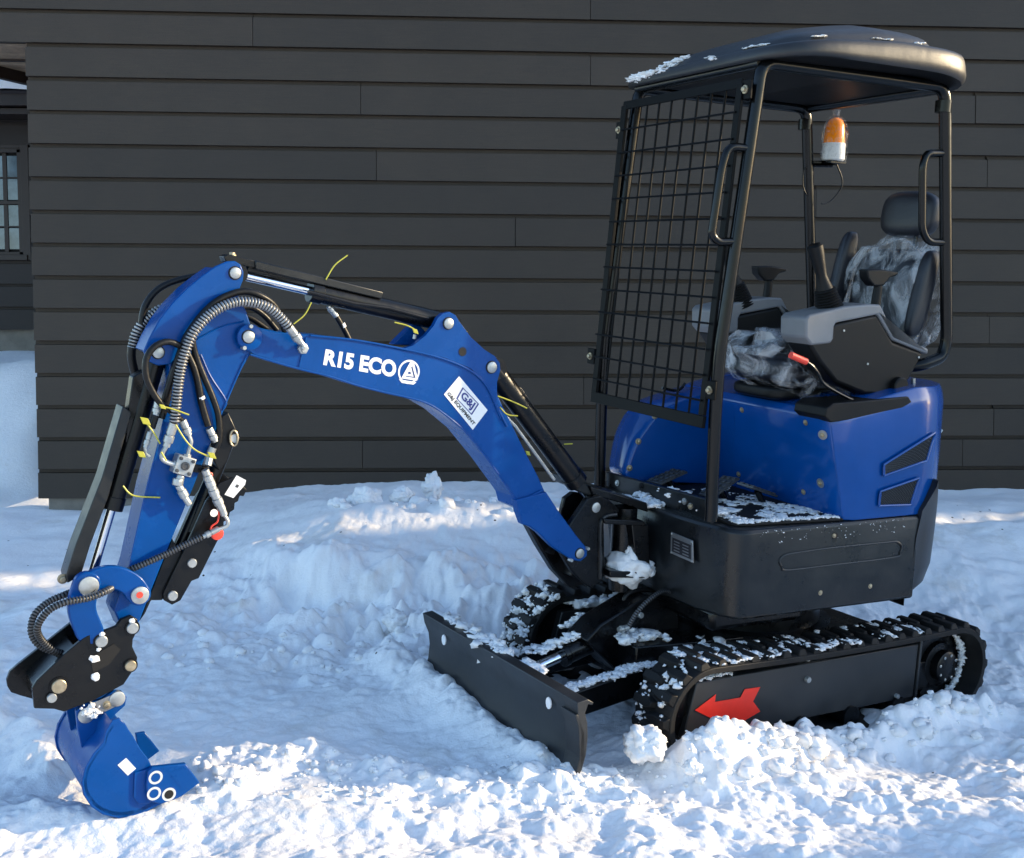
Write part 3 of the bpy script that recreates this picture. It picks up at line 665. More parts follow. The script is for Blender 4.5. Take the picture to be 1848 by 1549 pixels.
bx = [(823.5, 719.5), (851.5, 749.5), (864.5, 729.5), (835, 699)]
def inset(b, t):
    cx_ = sum(p[0] for p in b) / 4; cy_ = sum(p[1] for p in b) / 4; return [(x + (cx_ - x) * t, y + (cy_ - y) * t) for x, y in b]
mb = MB(); o_ = [K(x, y, BL + .0022) for x, y in bx]; i_ = [K(x, y, BL + .0022) for x, y in inset(bx, .12)]
mb.loft([o_ + [o_[0]], i_ + [i_[0]]], closed=False, cap=False); mb.build('sticker_border', 'navy', stk)
b2 = inset(bx, .26); letter('sticker_lettering', 'G&J', quad_map(*[K(x, y, BL + .0024) for x, y in b2]), 'navy', stk, .03)
letter('sticker_lettering', 'G&J EQUIPMENT', quad_map(*[K(x, y, BL + .0024) for x, y in [(805.5, 712.5), (853, 769.5), (858.5, 764), (811, 707)]]), 'blackp', stk, .028)

# cylinders
def cylinder(name, a, b, r_b, split, r_r, ends=True, m='black'):
    d = b - a; s_ = a + d * split; mb = MB()
    mb.cyl(a, s_, r_b, 24); mb.cyl(s_ - d.normalized() * .03, s_ + d.normalized() * .006, r_b * 1.1, 24)
    o = mb.build(name, m, EX, .0015)
    MB().cyl(s_, b, r_r, 20).build('cylinder_rod', 'chrome', o)
    for c, rr_ in ((a, r_b * 1.0), (b, r_b * .9)):
        MB().cyl(c - K.ey * .035, c + K.ey * .035, rr_, 20).build('cylinder_eye', m, o)
    return o
ac = cylinder('arm_cylinder', K(808, 583, 0.0), K(423, 494, 0.0), .030, .665, .0135)
plate('rod_guard', K, [(461, 470), (692, 527), (689, 540), (461, 486)], .028, .056, 'char', ac, .003)
plate('guard_bracket', K, [(404, 463), (412, 459), (462, 471), (461, 484), (408, 473)], .022, .044, 'black', ac, .002)
plate('guard_bracket', K, [(445, 490), (560, 512), (690, 548), (690, 540), (560, 505), (450, 478)], .01, .02, 'black', ac, .002)
boltx('guard_bolt', K(419, 461, 0.0), Vector((0, 0, 1)), .008, .008, 'brass', ac)
MB().tube(P(K, [(556, 527), (640, 548), (700, 556), (772, 575)], .032), .006, 8).build('oil_pipe', 'black', ac)
bcyl = cylinder('boom_cylinder', K(887, 664, 0.0), K(1075, 916, 0.0), .036, .80, .017)
plate('rod_guard', K, [(920, 692), (942, 700), (1062, 880), (1074, 898), (1058, 893), (1040, 885), (1028, 860), (965, 768)], .02, .04, 'char', bcyl, .003)
MB().tube(P(K, [(903, 742), (930, 770), (1000, 866)], .02), .006, 8).build('oil_pipe', 'zinc', bcyl)
kc = cylinder('bucket_cylinder', K(284, 640, 0.0), K(160, 1058, 0.0), .027, .66, .0125)
plate('rod_guard', K, [(222, 733), (238, 745), (196, 897), (163, 985), (146, 1040), (122, 1053), (119, 1040), (136, 985), (184, 862)], .034, .068, 'char', kc, .003)
plate('guard_clip', K, [(240, 680), (262, 668), (258, 720), (236, 800), (226, 800), (232, 735)], .02, .04, 'black', kc, .003)
boltx('guard_bolt', K(113, 1045, .02), K.ey, .009, .01, 'brass', kc)

# ---------------------------------------------------------------- arm
ARM = [(300, 610), (330, 560), (400, 538), (430, 535), (445, 562), (454, 590), (452, 640), (440, 661), (424, 690), (398, 757), (349, 880), (311, 972), (274, 1064), (252, 1122), (240, 1142), (222, 1140), (207, 1104), (234, 1019), (264, 880), (290, 783), (302, 720), (306, 665)]
AL = .052
arm = MB().prism(P(K, ARM, AL), -K.ey * 2 * AL).build('dipper_arm', 'blue', EX, .004, sharp=25)
TOP = [(259, 634), (269, 611), (288, 576), (311, 547), (338, 520), (366, 497), (389, 481), (410, 472), (424, 471), (435, 478), (440, 491), (439, 506), (434, 518), (430, 540), (400, 560), (360, 585), (330, 615), (318, 645), (306, 658), (285, 660), (269, 653)]
for l0 in (.064, -.052): plate('arm_cheek', K, TOP, l0, .012, 'blue', arm, .003)
MB().prism(P(K, [(262, 634), (272, 611), (291, 577), (314, 548), (341, 521), (369, 499), (392, 483), (396, 490), (345, 532), (300, 590), (275, 640)], .050), -K.ey * .1).build('arm_cover', 'blue', arm, .002)
for x, y in ((424, 493), (285, 636)):
    pin('pivot_pin', K, x, y, .064, .0155, .006, parent=arm, depth=.03); MB().lathe(K(x, y, .064), K.ey, [(0, .019), (.0015, .0185)], 24).build('pin_gap', 'dark', arm)
for pts in ([(356, 612), (400, 590), (440, 580)], [(362, 640), (380, 680), (407, 722), (404, 738)], [(446, 640), (424, 688), (402, 740)], [(409, 722), (438, 655)], [(306, 700), (290, 783), (262, 893), (236, 1010)]):
    MB().tube(spline(P(K, pts, AL + .0005), 5), .003, 6).build('weld_seam', 'blue', arm)
# bucket linkage
for l0, tw in ((.086, .022), (-.064, .022)):
    for pts, w in (([(160, 1058), (184, 1045), (212, 1044), (238, 1056), (252, 1074)], .062), ([(158, 1056), (150, 1082), (150, 1108), (163, 1142)], .07)):
        mb = MB().prism(band(P(K, pts, l0), w), -K.ey * tw); mb.build('bucket_link', 'blue', EX, .004)
pin('link_pin', K, 160, 1058, .086, .026, .006, 'zinc'); pin('link_pin', K, 252, 1074, .086, .024, .008, 'zinc')
MB().lathe(K(252, 1074, .094), K.ey, [(0, .009), (.002, .009)], 16).build('link_bolt', 'redp', EX)
MB().cyl(K(160, 1058, .086), K(160, 1058, -.086), .02, 16).build('link_shaft', 'black', EX)
# quick coupler
CP = [(58, 1242), (66, 1229), (116, 1181), (151, 1152), (171, 1139), (191, 1138), (209, 1131), (219, 1118), (236, 1111), (248, 1118), (251, 1133), (240, 1154), (239, 1168), (248, 1187), (246, 1203), (238, 1214), (223, 1236), (174, 1262), (116, 1285), (98, 1280), (62, 1279)]
coup = plate('quick_coupler', K, CP, .086, .014, 'black', bevel=.002)
FP = [(14, 1240), (12, 1228), (18, 1212), (32, 1200), (60, 1178), (128, 1124), (150, 1108), (170, 1120), (200, 1150), (180, 1230), (100, 1262), (60, 1262), (38, 1256), (20, 1250)]
plate('coupler_plate', K, FP, -.06, .014, 'black', coup, .002)
plate('coupler_web', K, [(62, 1242), (116, 1190), (140, 1172), (160, 1210), (230, 1205), (222, 1232), (174, 1258), (116, 1282), (70, 1276)], .072, .14, 'black', coup, .003)
MB().prism(P(K, [(163, 1188), (178, 1178), (205, 1162), (218, 1172), (196, 1200), (168, 1214)], .0865), K.ey * .0012).build('coupler_opening', 'dark', coup)
for x, y, r, m_ in ((238.5, 1133, .0155, 'zinc'), (182.5, 1157, .016, 'zinc'), (235, 1201, .015, 'brass'), (106, 1238, .019, 'brass'), (93, 1259, .0125, 'zinc')):
    MB().lathe(K(x, y, .086), K.ey, [(0, r * 1.35), (.003, r * 1.3)], 20).build('pin_collar', 'black', coup); pin('coupler_pin', K, x, y, .088, r, .009, m_, coup)
for x, y, s_ in ((170, 1190, 8), (172, 1222, 8), (238, 1121, 5), (184, 1145, 5), (178, 1172, 4)):
    MB().blob(K(x, y, .09), s_ * .0016, .004, s_ * .0013, .5, 8, 2, seed=x).build('packed_snow', 'snowc', coup)
# bucket
BK = [(203, 1300), (216, 1297), (226, 1306), (232, 1317), (240, 1328), (252, 1350), (268, 1371), (274, 1384), (290, 1410), (300, 1440), (290, 1452), (255, 1471), (215, 1478), (186, 1471), (165, 1457), (151, 1436), (147, 1413), (153, 1387), (168, 1361), (186, 1340), (191, 1320)]
BW = .17
bk = plate('bucket', K, BK, BW, .012, 'blue', bevel=.002)
nearp = P(K, BK, BW); farp = [p - K.ey * (2 * BW - .012) for p in nearp]
MB().prism(farp, -K.ey * .012).build('side_plate', 'blue', bk, .002)
cen = sum(nearp, Vector()) / len(nearp)
arcp = [nearp[i] for i in (0, 20, 19, 18, 17, 16, 15, 14, 13, 12, 11, 10)]; arcp = [p.lerp(cen, .055) for p in arcp]; arcp = spline(arcp, 3)
inn = [p.lerp(cen, .09) for p in arcp]
MB().prism(arcp + inn[::-1], -K.ey * (2 * BW)).build('bucket_shell', 'blue', bk, .001, sharp=50)
lug = [(137, 1284), (151, 1271), (185, 1262), (205, 1247), (220, 1248), (229, 1258), (226, 1274), (209, 1289), (190, 1309), (186, 1330), (165, 1352), (147, 1350), (140, 1316)]
plate('hanger_lug', K, lug, .075, .014, 'blue', bk, .002); plate('hanger_lug', K, [(x, y) for x, y in lug], .075, .0, 'blue', bk, 0) if 0 else None
fl = [p - K.ey * .13 for p in P(K, lug, .075)]; MB().prism(fl, -K.ey * .014).build('hanger_lug', 'blue', bk, .002)
for x, y in ((155, 1291), (211.5, 1261)):
    pin('bucket_pin', K, x, y, .076, .021, .006, 'zinc', bk); MB().cyl(K(x, y, .07), K(x, y, -.08), .014, 16).build('pin_shaft', 'zinc', bk)
boltx('keeper_bolt', K(193, 1272, .078), K.ey, .008, .006, 'brass', bk)
plate('keeper_plate', K, [(170, 1268), (212, 1250), (224, 1258), (220, 1270), (180, 1290)], .079, .003, 'alu', bk, .001)
CT = [(267, 1393), (274, 1385), (336, 1379), (361, 1413), (328, 1438), (313, 1445), (290, 1452), (268, 1446), (264, 1419)]
ct = plate('side_cutter', K, CT, BW + .018, .016, 'blue', bk, .003)
plate('cutter_backing', K, [(243, 1395), (268, 1388), (272, 1450), (250, 1452), (241, 1440)], BW + .006, .006, 'blue', bk, .002)
plate('cutter_recess', K, [(305, 1395), (330, 1386), (350, 1412), (328, 1424)], BW + .0188, .001, 'blue', ct, 0)
for x, y, m_ in ((281, 1403.5, 'whitep'), (278, 1432.5, 'whitep'), (305, 1434, 'whitep')):
    c = K(x, y, BW + .0182); MB().loft([[c + (K.ex * math.cos(a) + K.ez * math.sin(a)) * r for a in np.linspace(0, 2 * math.pi, 25)] for r in (.019, .0125)], closed=False, cap=False).build('bolt_ring', m_, ct)
    MB().lathe(c, K.ey, [(-.001, .0125), (.0004, .0125)], 16).build('bolt_hole', 'blue' if x < 300 else 'dark', ct)
plate('side_cutter', K, [(245, 1325), (262, 1322), (288, 1356), (268, 1371), (250, 1360)], -BW + .012, .014, 'blue', bk, .002)
MB().prism(P(K, [(212, 1381), (227.5, 1368), (245.5, 1387), (230.5, 1400)], BW + .0006), K.ey * .0005).build('white_sticker', 'white', bk)
# thumb behind the arm
TP = [(352, 950), (372, 905), (396, 872), (420, 862), (446, 884), (440, 896), (433, 895), (430, 905), (424, 908), (423, 920), (415, 925), (412, 938), (404, 942), (404, 957), (391, 980), (359, 1044), (346, 1049), (326, 1084), (311, 1092), (296, 1084), (294, 1072), (329, 1000)]
th = plate('hydraulic_thumb', K, TP, .05, .012, 'black', bevel=.002)
q = [p - K.ey * .088 for p in P(K, TP, .05)]; MB().prism(q, -K.ey * .012).build('thumb_plate', 'black', th, .002)
plate('thumb_web', K, [(372, 935), (400, 900), (425, 885), (410, 930), (385, 975), (345, 1040), (325, 1040)], .04, .08, 'black', th, .002)
plate('thumb_mount', K, [(400, 752), (412, 744), (427, 776), (430, 795), (417, 812), (410, 835), (395, 850), (385, 830)], .045, .09, 'black', EX, .003)
plate('thumb_base', K, [(311, 972), (320, 990), (335, 1000), (300, 1070), (293, 1084), (273, 1084), (262, 1108), (252, 1122), (274, 1064)], .04, .08, 'black', EX, .003)
for a, b_, r in (((408, 800), (345, 960), .022), ((385, 850), (315, 1010), .016)):
    MB().cyl(K(*a, 0.0), K(*b_, 0.0), r, 16).build('thumb_cylinder', 'black', EX)
for x, y, l, r, m_ in ((311, 1075, .05, .014, 'zinc'), (346, 1016, .05, .013, 'zinc'), (422, 791, .045, .013, 'zinc')): pin('thumb_pin', K, x, y, l, r, .008, m_, th)
MB().tube([K(422 + 7 * math.cos(a), 791 + 14 * math.sin(a), .055) for a in np.linspace(0, 2 * math.pi, 15)[:-1]], .0028, 6, closed=True).build('linch_pin', 'brass', th)
MB().prism(P(K, [(405, 893), (427, 858), (444, 867), (442, 875), (421, 899)], .052), K.ey * .0006).build('white_label', 'white', th)
MB().prism(P(K, [(427, 874), (432, 876), (429, 881), (424, 879)], .0530), K.ey * .0002).build('label_print', 'steel', th)
MB().lathe(K(386, 926, .0505), K.ey, [(0, .011), (.0008, .011)], 16).build('thumb_hole', 'snowc', th)
# ---------------------------------------------------------------- hoses, valve, fittings, ties
def KP(pts, lat): return [K(x, y, lat) if not isinstance(lat, (list, tuple)) else K(x, y, lat[i]) for i, (x, y) in enumerate(pts)]
hose('hydraulic_hose', KP([(521, 590), (500, 567), (480, 553), (455, 546), (430, 545), (405, 552), (380, 567), (360, 587), (345, 608), (335, 633), (327, 662), (322, 692), (318, 730), (315, 764)], .10), .0128, 'ring', step=.0045)
hose('hydraulic_hose', KP([(515, 598), (497, 555), (470, 534), (442, 526), (412, 533), (384, 549), (358, 576), (337, 607), (322, 645), (310, 682), (300, 712), (292, 742)], [.05, .07, .085, .085, .085, .085, .08, .08, .08, .075, .07, .06]), .0095)
hose('hydraulic_hose', KP([(332, 628), (305, 617), (280, 625), (264, 648), (264, 680), (276, 708), (292, 730), (312, 745), (330, 762)], [.085, .095, .1, .1, .1, .095, .09, .085, .07]), .0088)
hose('hydraulic_hose', KP([(360, 497), (318, 507), (286, 522), (264, 548), (256, 578), (257, 606), (262, 640)], -.085), .0095)
hose('hydraulic_hose', KP([(310, 552), (285, 562), (262, 580), (247, 602), (240, 628)], -.09), .014, 'ring', step=.0045)
hose('hydraulic_hose', KP([(242, 610), (237, 640), (242, 668), (250, 690), (262, 705)], -.09), .012)
hose('hydraulic_hose', KP([(350, 600), (348, 620), (356, 650), (370, 685), (384, 718), (394, 750), (396, 790), (388, 812), (380, 822)], [.07, .07, .066, .066, .066, .066, .066, .066, .066]), .0088)
hose('hydraulic_hose', KP([(336, 634), (350, 664), (358, 695), (363, 724), (370, 750), (378, 775)], .066), .0098)
hose('hydraulic_hose', KP([(420, 560), (450, 554), (476, 569), (500, 596)], [.03, .02, .01, 0]), .0085)
hose('hydraulic_hose', KP([(430, 568), (452, 574), (482, 594)], -.03), .0085)
hose('hydraulic_hose', KP([(318, 655), (306, 690), (302, 720), (290, 760)], .06), .0095)
hose('hydraulic_hose', KP([(607, 571), (616, 586), (624, 600), (631, 615)], .0), .0085); sleeve('hose_end', K(607, 571, 0), K(592, 553, 0), .0085)
MB().tube(KP([(617, 584), (620, 591)], 0.0), .0092, 10).build('hose_band', 'white', EX)
MB().tube(KP([(362, 716), (364, 721)], .066), .0105, 10).build('hose_band', 'white', EX)
hose('thumb_hose', KP([(365, 969), (335, 983), (300, 1000), (262, 1017), (232, 1030), (222, 1036)], [.09, .085, .08, .075, .06, .03]), .0085, 'ring', mats=['hose', 'dring'], step=.004)
hose('coupler_hose', KP([(215, 1050), (195, 1065), (162, 1079), (120, 1087), (92, 1099), (75, 1117), (67, 1136), (75, 1155), (95, 1173), (114, 1180)], [.0, .095, .11, .11, .10, .09, .08, .06, .05, .04]), .0088, 'ring', mats=['hose', 'dring'], step=.004)
hose('coupler_hose', KP([(150, 1062), (118, 1073), (87, 1087), (63, 1109), (56, 1136), (64, 1158), (82, 1171), (108, 1181)], [-.03, .02, .02, .02, .02, .02, .02, .02]), .0088, 'ring', mats=['hose', 'dring'], step=.004)
sleeve('hose_end', K(314, 764, .10), K(300, 806, .09), .0125); MB().tube(spline(KP([(300, 806), (293, 818), (293, 828), (303, 835), (318, 839)], .085), 5), .0065, 8).build('elbow_pipe', 'zinc', EX)
sleeve('hose_end', K(329, 759, .08), K(341, 785, .08), .011); MB().tube(spline(KP([(341, 785), (345, 798), (341, 812), (338, 826)], .08), 5), .0055, 8).build('elbow_pipe', 'zinc', EX)
sleeve('hose_end', K(377, 773, .066), K(389, 797, .066), .0105)
sleeve('hose_end', K(521, 590, .10), K(542, 618, .09), .0125)
MB().tube(spline(KP([(542, 616), (548, 625), (545, 630)], .085), 4), .007, 8).build('elbow_pipe', 'zinc', EX); MB().lathe(K(545, 629, .06), K.ey, [(0, .016), (.012, .016), (.014, .011), (.022, .011)], 6).build('port_fitting', 'zinc', EX)
sleeve('hose_end', K(285, 726, .07), K(281, 748, .07), .010)
hose('hydraulic_hose', KP([(281, 750), (276, 765), (272, 778)], .07), .010); sleeve('hose_end', K(271, 780, .07), K(262, 808, .07), .0075); MB().tube(KP([(262, 808), (263, 818), (270, 824)], .07), .005, 8).build('elbow_pipe', 'zinc', EX)
vc = K(334, 841.5, .095); vx = (K(350, 846, .095) - vc); vy = (K(330, 857, .095) - vc); vy -= vx * vy.dot(vx) / vx.dot(vx); vy = vy.normalized() * vx.length
vb = MB().prism([vc - vx - vy, vc + vx - vy, vc + vx + vy, vc - vx + vy], -K.ey * .04).build('valve_block', 'zinc', EX, .002)
for a, b_ in ((-.68, -.68), (.68, -.68), (-.68, .68), (.68, .68)): MB().lathe(vc + vx * a + vy * b_, K.ey, [(0, .005), (.004, .005), (.0045, .003)], 10).build('valve_screw', 'steel', vb)
MB().lathe(vc, K.ey, [(0, .012), (.004, .012), (.005, .008), (.003, .007)], 16).build('valve_cap', 'steel', vb)
MB().tube(spline(KP([(312, 838), (320, 839)], .08), 3), .012, 6).build('port_fitting', 'zinc', EX); MB().tube(KP([(338, 820), (337, 828)], .08), .011, 6).build('port_fitting', 'zinc', EX)
for (a, b_, r) in (((327, 858), (324, 866), .011), ((322, 864), (320, 876), .015), ((322, 876), (329, 888), .0105), ((327, 885), (334, 897), .013), ((333, 897), (342, 911), .009)):
    MB().cyl(K(*a, .085), K(*b_, .085), r, 10).build('port_fitting', 'zinc', EX, .001)
MB().cyl(K(378, 823, .07), K(384, 808, .07), .011, 10).build('port_fitting', 'zinc', EX); MB().cyl(K(374, 840, .08), K(377, 826, .075), .012, 8).build('port_fitting', 'zinc', EX)
plate('valve_bracket', K, [(350, 838), (378, 843), (376, 855), (350, 853)], .07, .02, 'black', EX, .002)
qc = [(370, 848, .011), (374, 858, .013), (378, 868, .0135), (382, 878, .012), (384, 884, .014), (388, 893, .012), (391, 900, .014), (396, 910, .0115), (401, 920, .010), (405, 930, .008)]
for k in range(len(qc) - 1): MB().cyl(K(qc[k][0], qc[k][1], .09), K(qc[k + 1][0], qc[k + 1][1], .09), qc[k][2], 12).build('quick_connector', 'zinc', EX, .001)
MB().tube(spline(KP([(405, 930), (411, 940), (410, 948), (402, 953), (392, 956)], .09), 5), .0055, 8).build('elbow_pipe', 'zinc', EX); sleeve('hose_end', K(394, 955, .09), K(366, 969, .09), .0085)
MB().lathe(K(390, 962, .07), K.ey, [(0, .018), (.012, .018), (.014, .013)], 20).build('dust_cap', 'redp', EX)
MB().tube(spline(KP([(392, 912), (395, 928), (392, 942), (382, 950), (380, 958)], .085), 5), .0028, 6).build('cap_cord', 'redp', EX)
MB().tube([K(376 + 7 * math.cos(a), 857 + 4 * math.sin(a), .09) for a in np.linspace(0, 2 * math.pi, 13)[:-1]], .0028, 6, closed=True).build('cap_cord', 'redp', EX)
for pts, lat in (([(627, 461), (605, 478), (592, 498), (588, 505)], .03), ([(562, 546), (550, 568), (530, 585)], .05), ([(712, 582), (735, 588), (752, 597)], .05), ([(898, 715), (925, 725), (951, 737)], .06), ([(902, 735), (915, 748), (934, 751)], .06), ([(1018, 802), (1033, 801)], 0),
                 ([(288, 733), (310, 738), (341, 749)], .12), ([(266, 766), (278, 782), (289, 801)], .09), ([(317, 767), (335, 795), (352, 812), (376, 824)], .12), ([(222, 877), (233, 890), (248, 896), (289, 898)], .06), ([(291, 816), (297, 826), (300, 832)], .1)):
    MB().tube(spline(KP(pts, lat), 5), .0022, 5).build('cable_tie', 'yellow', EX)
for x, y, s_, lat in ((749, 598, 6, .05), (952, 818, 6, .03), (293, 734, 5, .12), (262, 760, 8, .09), (382, 822, 7, .12), (255, 820, 7, .08)):
    c = K(x, y, lat); u = K.ex * .0013 * s_ + K.ez * .0003 * s_; v = (K.ez * .0012 + K.ex * .0005) * s_; MB().prism([c - u - v, c + u - v, c + u + v, c - u + v], K.ey * .004).build('tie_tag', 'yellow', EX, .001)
MB().tube(KP([(749, 604), (748, 612)], .03), .006, 8).build('port_fitting', 'zinc', EX)

# ---------------------------------------------------------------- canopy frame, guard
YN, YF = .365, -.352
TR = .0215
def fil(pts, r=.05, n=5):
    out = [pts[0]]
    for i in range(1, len(pts) - 1):
        p, a, b = pts[i], pts[i - 1], pts[i + 1]; k = min(r, (a - p).length * .45, (b - p).length * .45); p0 = p + (a - p).normalized() * k; p1 = p + (b - p).normalized() * k
        out += [p0 * (1 - t) ** 2 + p * 2 * t * (1 - t) + p1 * t * t for t in [j / n for j in range(n + 1)]]
    return out + [pts[-1]]
nearf = [A(1283, 940, YN), A(1290, 760, YN), A(1298, 640, YN), A(1374, 128, YN)]
rt = A(1706, 150, YN); rb = A(1708, 615, YN)
tz = A(1390, 122, YN).z
fr_n = fil(nearf[:3] + [Vector((nearf[3].x, YN, 2.195)), Vector((rt.x, YN, 2.195)), rb, A(1700, 645, YN), A(1655, 662, YN), A(1600, 662, YN - .1)], .05)
cf = MB().tube(fr_n, TR, 16).build('canopy_frame', 'tube', EX)
nf = nearf[2]; ff = [Vector((nearf[i].x, YF, nearf[i].z)) for i in range(3)]
ff[0].z = .69
farr = Vector((rt.x, YF, 2.195)); fr_f = fil(ff + [Vector((nearf[3].x, YF, 2.195)), farr, Vector((rb.x, YF, rb.z)), Vector((rb.x + .05, YF, rb.z - .2))], .05)
MB().tube(fr_f, TR, 16).build('canopy_frame', 'tube', EX)
for xx in (nearf[3].x, rt.x): MB().tube([Vector((xx, YN, 2.195)), Vector((xx, YF, 2.195))], TR * .9, 14).build('cross_tube', 'tube', EX)
MB().cyl(Vector((rt.x, YN, 2.15)), Vector((rt.x, YN, 2.11)), TR * 1.3, 16).build('tube_collar', 'tube', EX); MB().cyl(Vector((rt.x, YF, 2.15)), Vector((rt.x, YF, 2.11)), TR * 1.3, 16).build('tube_collar', 'tube', EX)
MB().tube(fil([A(1349, 268, YN + .0), A(1315, 264, YN), A(1303, 300, YN), A(1284, 425, YN), A(1296, 437, YN), A(1328, 436, YN)], .035), .0135, 12).build('grab_handle', 'tube', EX)
MB().tube(fil([A(1706, 277, YN), A(1672, 277, YN), A(1665, 300, YN), A(1664, 415, YN), A(1675, 437, YN), A(1705, 438, YN)], .035), .0135, 12).build('grab_handle', 'tube', EX)
# guard screen
GXt, GXb = .40, .455
def gp(u, v):                     # u far->near, v top->bottom
    y = -.35 + u * .69; z = 2.128 + v * (1.048 - 2.128); x0 = nearf[3].x + .055; x1 = nf.x + .035
    t = max(0, min(1, (2.15 - z) / (2.15 - nf.z))); return Vector((x0 + (x1 - x0) * t, y, z))
gd = None
def bar(a, b, w, t, name, m, parent):
    d = (b - a).normalized(); n = Vector((1, 0, .1)).normalized(); s_ = d.cross(n).normalized(); return MB().prism([a - s_ * w / 2 - n * t / 2, a + s_ * w / 2 - n * t / 2, a + s_ * w / 2 + n * t / 2, a - s_ * w / 2 + n * t / 2], b - a).build(name, m, parent, .0015)
gd = bar(gp(0, 0), gp(0, 1), .034, .012, 'front_guard', 'guard', EX)
bar(gp(1, 0), gp(1, .98), .03, .012, 'guard_rail', 'guard', gd); bar(gp(-.01, 0.0), gp(1.01, 0.0), .03, .01, 'guard_rail', 'guard', gd); bar(gp(-.02, 1), gp(1.02, 1), .04, .014, 'guard_rail', 'guard', gd)
for i in range(1, 9):
    u = i / 9; MB().tube([gp(u, .005) , gp(u, .995)], .0042, 8).build('guard_bar', 'guard', gd)
for j in range(1, 13):
    v = .005 + j * .0775
    if v < .98: MB().tube([gp(0, v) + Vector((.007, 0, 0)), gp(1, v) + Vector((.007, 0, 0))], .0036, 8).build('guard_bar', 'guard', gd)
for u, v in ((-.03, .08), (1.04, .02), (-.06, .86), (1.05, .90)):
    c = gp(u, v); MB().prism([c + Vector((0, -.025, -.03)), c + Vector((0, .025, -.03)), c + Vector((0, .025, .03)), c + Vector((0, -.025, .03))], Vector((-.008, 0, 0))).build('guard_tab', 'guard', gd, .002); boltx('guard_bolt', c + Vector((.003, 0, 0)), Vector((1, 0, 0)), .009, .01, 'brass', gd)
# ---------------------------------------------------------------- roof
XR0, XR1 = -.515, .385; xc, hx, hy = (XR0 + XR1) / 2, (XR1 - XR0) / 2, .50
def rr_ring(s, h, n=72, dome=0):
    pts = []
    for k in range(n):
        a = 2 * math.pi * k / n; e = 5.5; c, s_ = math.cos(a), math.sin(a); r = (abs(c) ** e + abs(s_) ** e) ** (-1 / e)
        x = xc + hx * s * r * c; y = hy * s * r * s_
        t = (x - XR0) / (XR1 - XR0); g = .42 + .58 * min(1, max(0, (1 - t) / .55)) ** .8            # lower towards the front
        sag = -.014 * max(0, (abs(t - .52) - .22) / .3) ** 2 * (1 if t < .5 else .8)
        low = 2.213 + sag * 2.2
        up_ = 2.205 + sag
        f_ = min(1, h / .08)
        pts.append(Vector((x, y, low * (1 - f_) + up_ * f_ + h * g)))
    return pts
prof = [(.955, .004), (.985, .0), (1.0, .010), (1.006, .030), (.998, .062), (.990, .078), (.978, .087), (.96, .089), (.93, .080), (.905, .064), (.87, .060), (.835, .075), (.80, .118), (.765, .138), (.70, .152), (.5, .176), (.3, .190), (.15, .194), (.02, .195)]
RB = MB().loft([rr_ring(s, h) for s, h in prof], cap=True)
# underside
RB2 = MB().loft([rr_ring(s, h) for s, h in [(.955, .004), (.95, .03), (.94, .05), (.6, .06), (.02, .07)]], cap=True)
roof = RB.build('canopy_roof', 'roof', EX, sharp=50); RB2.build('roof_lining', 'guard', roof, sharp=50)
bvhr = BVHTree.FromPolygons([tuple(v) for v in RB.v], RB.f)
MB().prism([A.p(.28, .30, 2.20), A.p(.28, -.32, 2.20), A.p(-.1, -.32, 2.20), A.p(-.1, .30, 2.20)], Vector((0, 0, .012))).build('roof_panel', 'plast', roof)
MB().lathe(A(1452, 134, .0) , Vector((0, 0, 1)), [(-.01, .012), (.0, .012)], 8).build('roof_bolt', 'zinc', roof)

# ---------------------------------------------------------------- beacon
bcn = on_x(1503, 290, -.50); bcn = A(1503, 291, -.30)
up3 = Vector((0, 0, 1)); sc = .0022
bc_ = MB().lathe(bcn, up3, [(0, .040), (.006, .046), (.065, .045), (.07, .043)], 28).build('warning_beacon', 'whitep', EX)
MB().lathe(bcn + up3 * .07, up3, [(0, .042), (.01, .042), (.07, .037), (.09, .027), (.1, .01)], 28).build('amber_lens', 'amber', bc_)
MB().lathe(bcn + up3 * .07, up3, [(0, .02), (.05, .02), (.06, .012)], 12).build('lamp_core', 'brass', bc_)
rings = []
for k, (z, r) in enumerate([(-.006, .036), (-.002, .05), (.04, .052), (.08, .054), (.12, .052), (.15, .042), (.17, .026), (.182, .012), (.20, .016), (.222, .006)]):
    ring = []
    for j in range(40):
        a = 2 * math.pi * j / 40; rr_ = r * (1 + .10 * mnoise.noise(Vector((math.cos(a) * 2.5, math.sin(a) * 2.5, z * 30))) + .05 * math.sin(a * 5 + z * 60)); ring.append(bcn + Vector((math.cos(a) * rr_, math.sin(a) * rr_, z)))
    rings.append(ring)
MB().loft(rings).build('plastic_bag', 'bag', bc_, sharp=20)
rf = Vector((rt.x, YF, bcn.z)); rf = Vector((rb.x + (rt.x - rb.x) * (bcn.z - rb.z) / (2.195 - rb.z), YF, bcn.z))
MB().prism([rf + Vector((0, 0, -.012)), bcn + Vector((-.04, -.03, -.012)), bcn + Vector((.04, -.03, -.012)), bcn + Vector((.04, .035, -.012)), bcn + Vector((-.04, .035, -.012))], Vector((0, 0, .010))).build('beacon_bracket', 'black', bc_, .002)
MB().tube(fil([rf + Vector((0, 0, -.02)), bcn + Vector((0, 0, -.018))], .01), .008, 8).build('bracket_arm', 'black', bc_)
hose('beacon_cable', [A(1510, 297, -.3), A(1520, 325, -.3), A(1515, 345, -.3), A(1495, 366, -.3), A(1478, 367, -.3)], .003, parent=bc_); hose('beacon_cable', [A(1470, 298, -.34), A(1452, 305, -.34), A(1449, 335, -.34), A(1458, 358, -.34)], .003, parent=bc_)

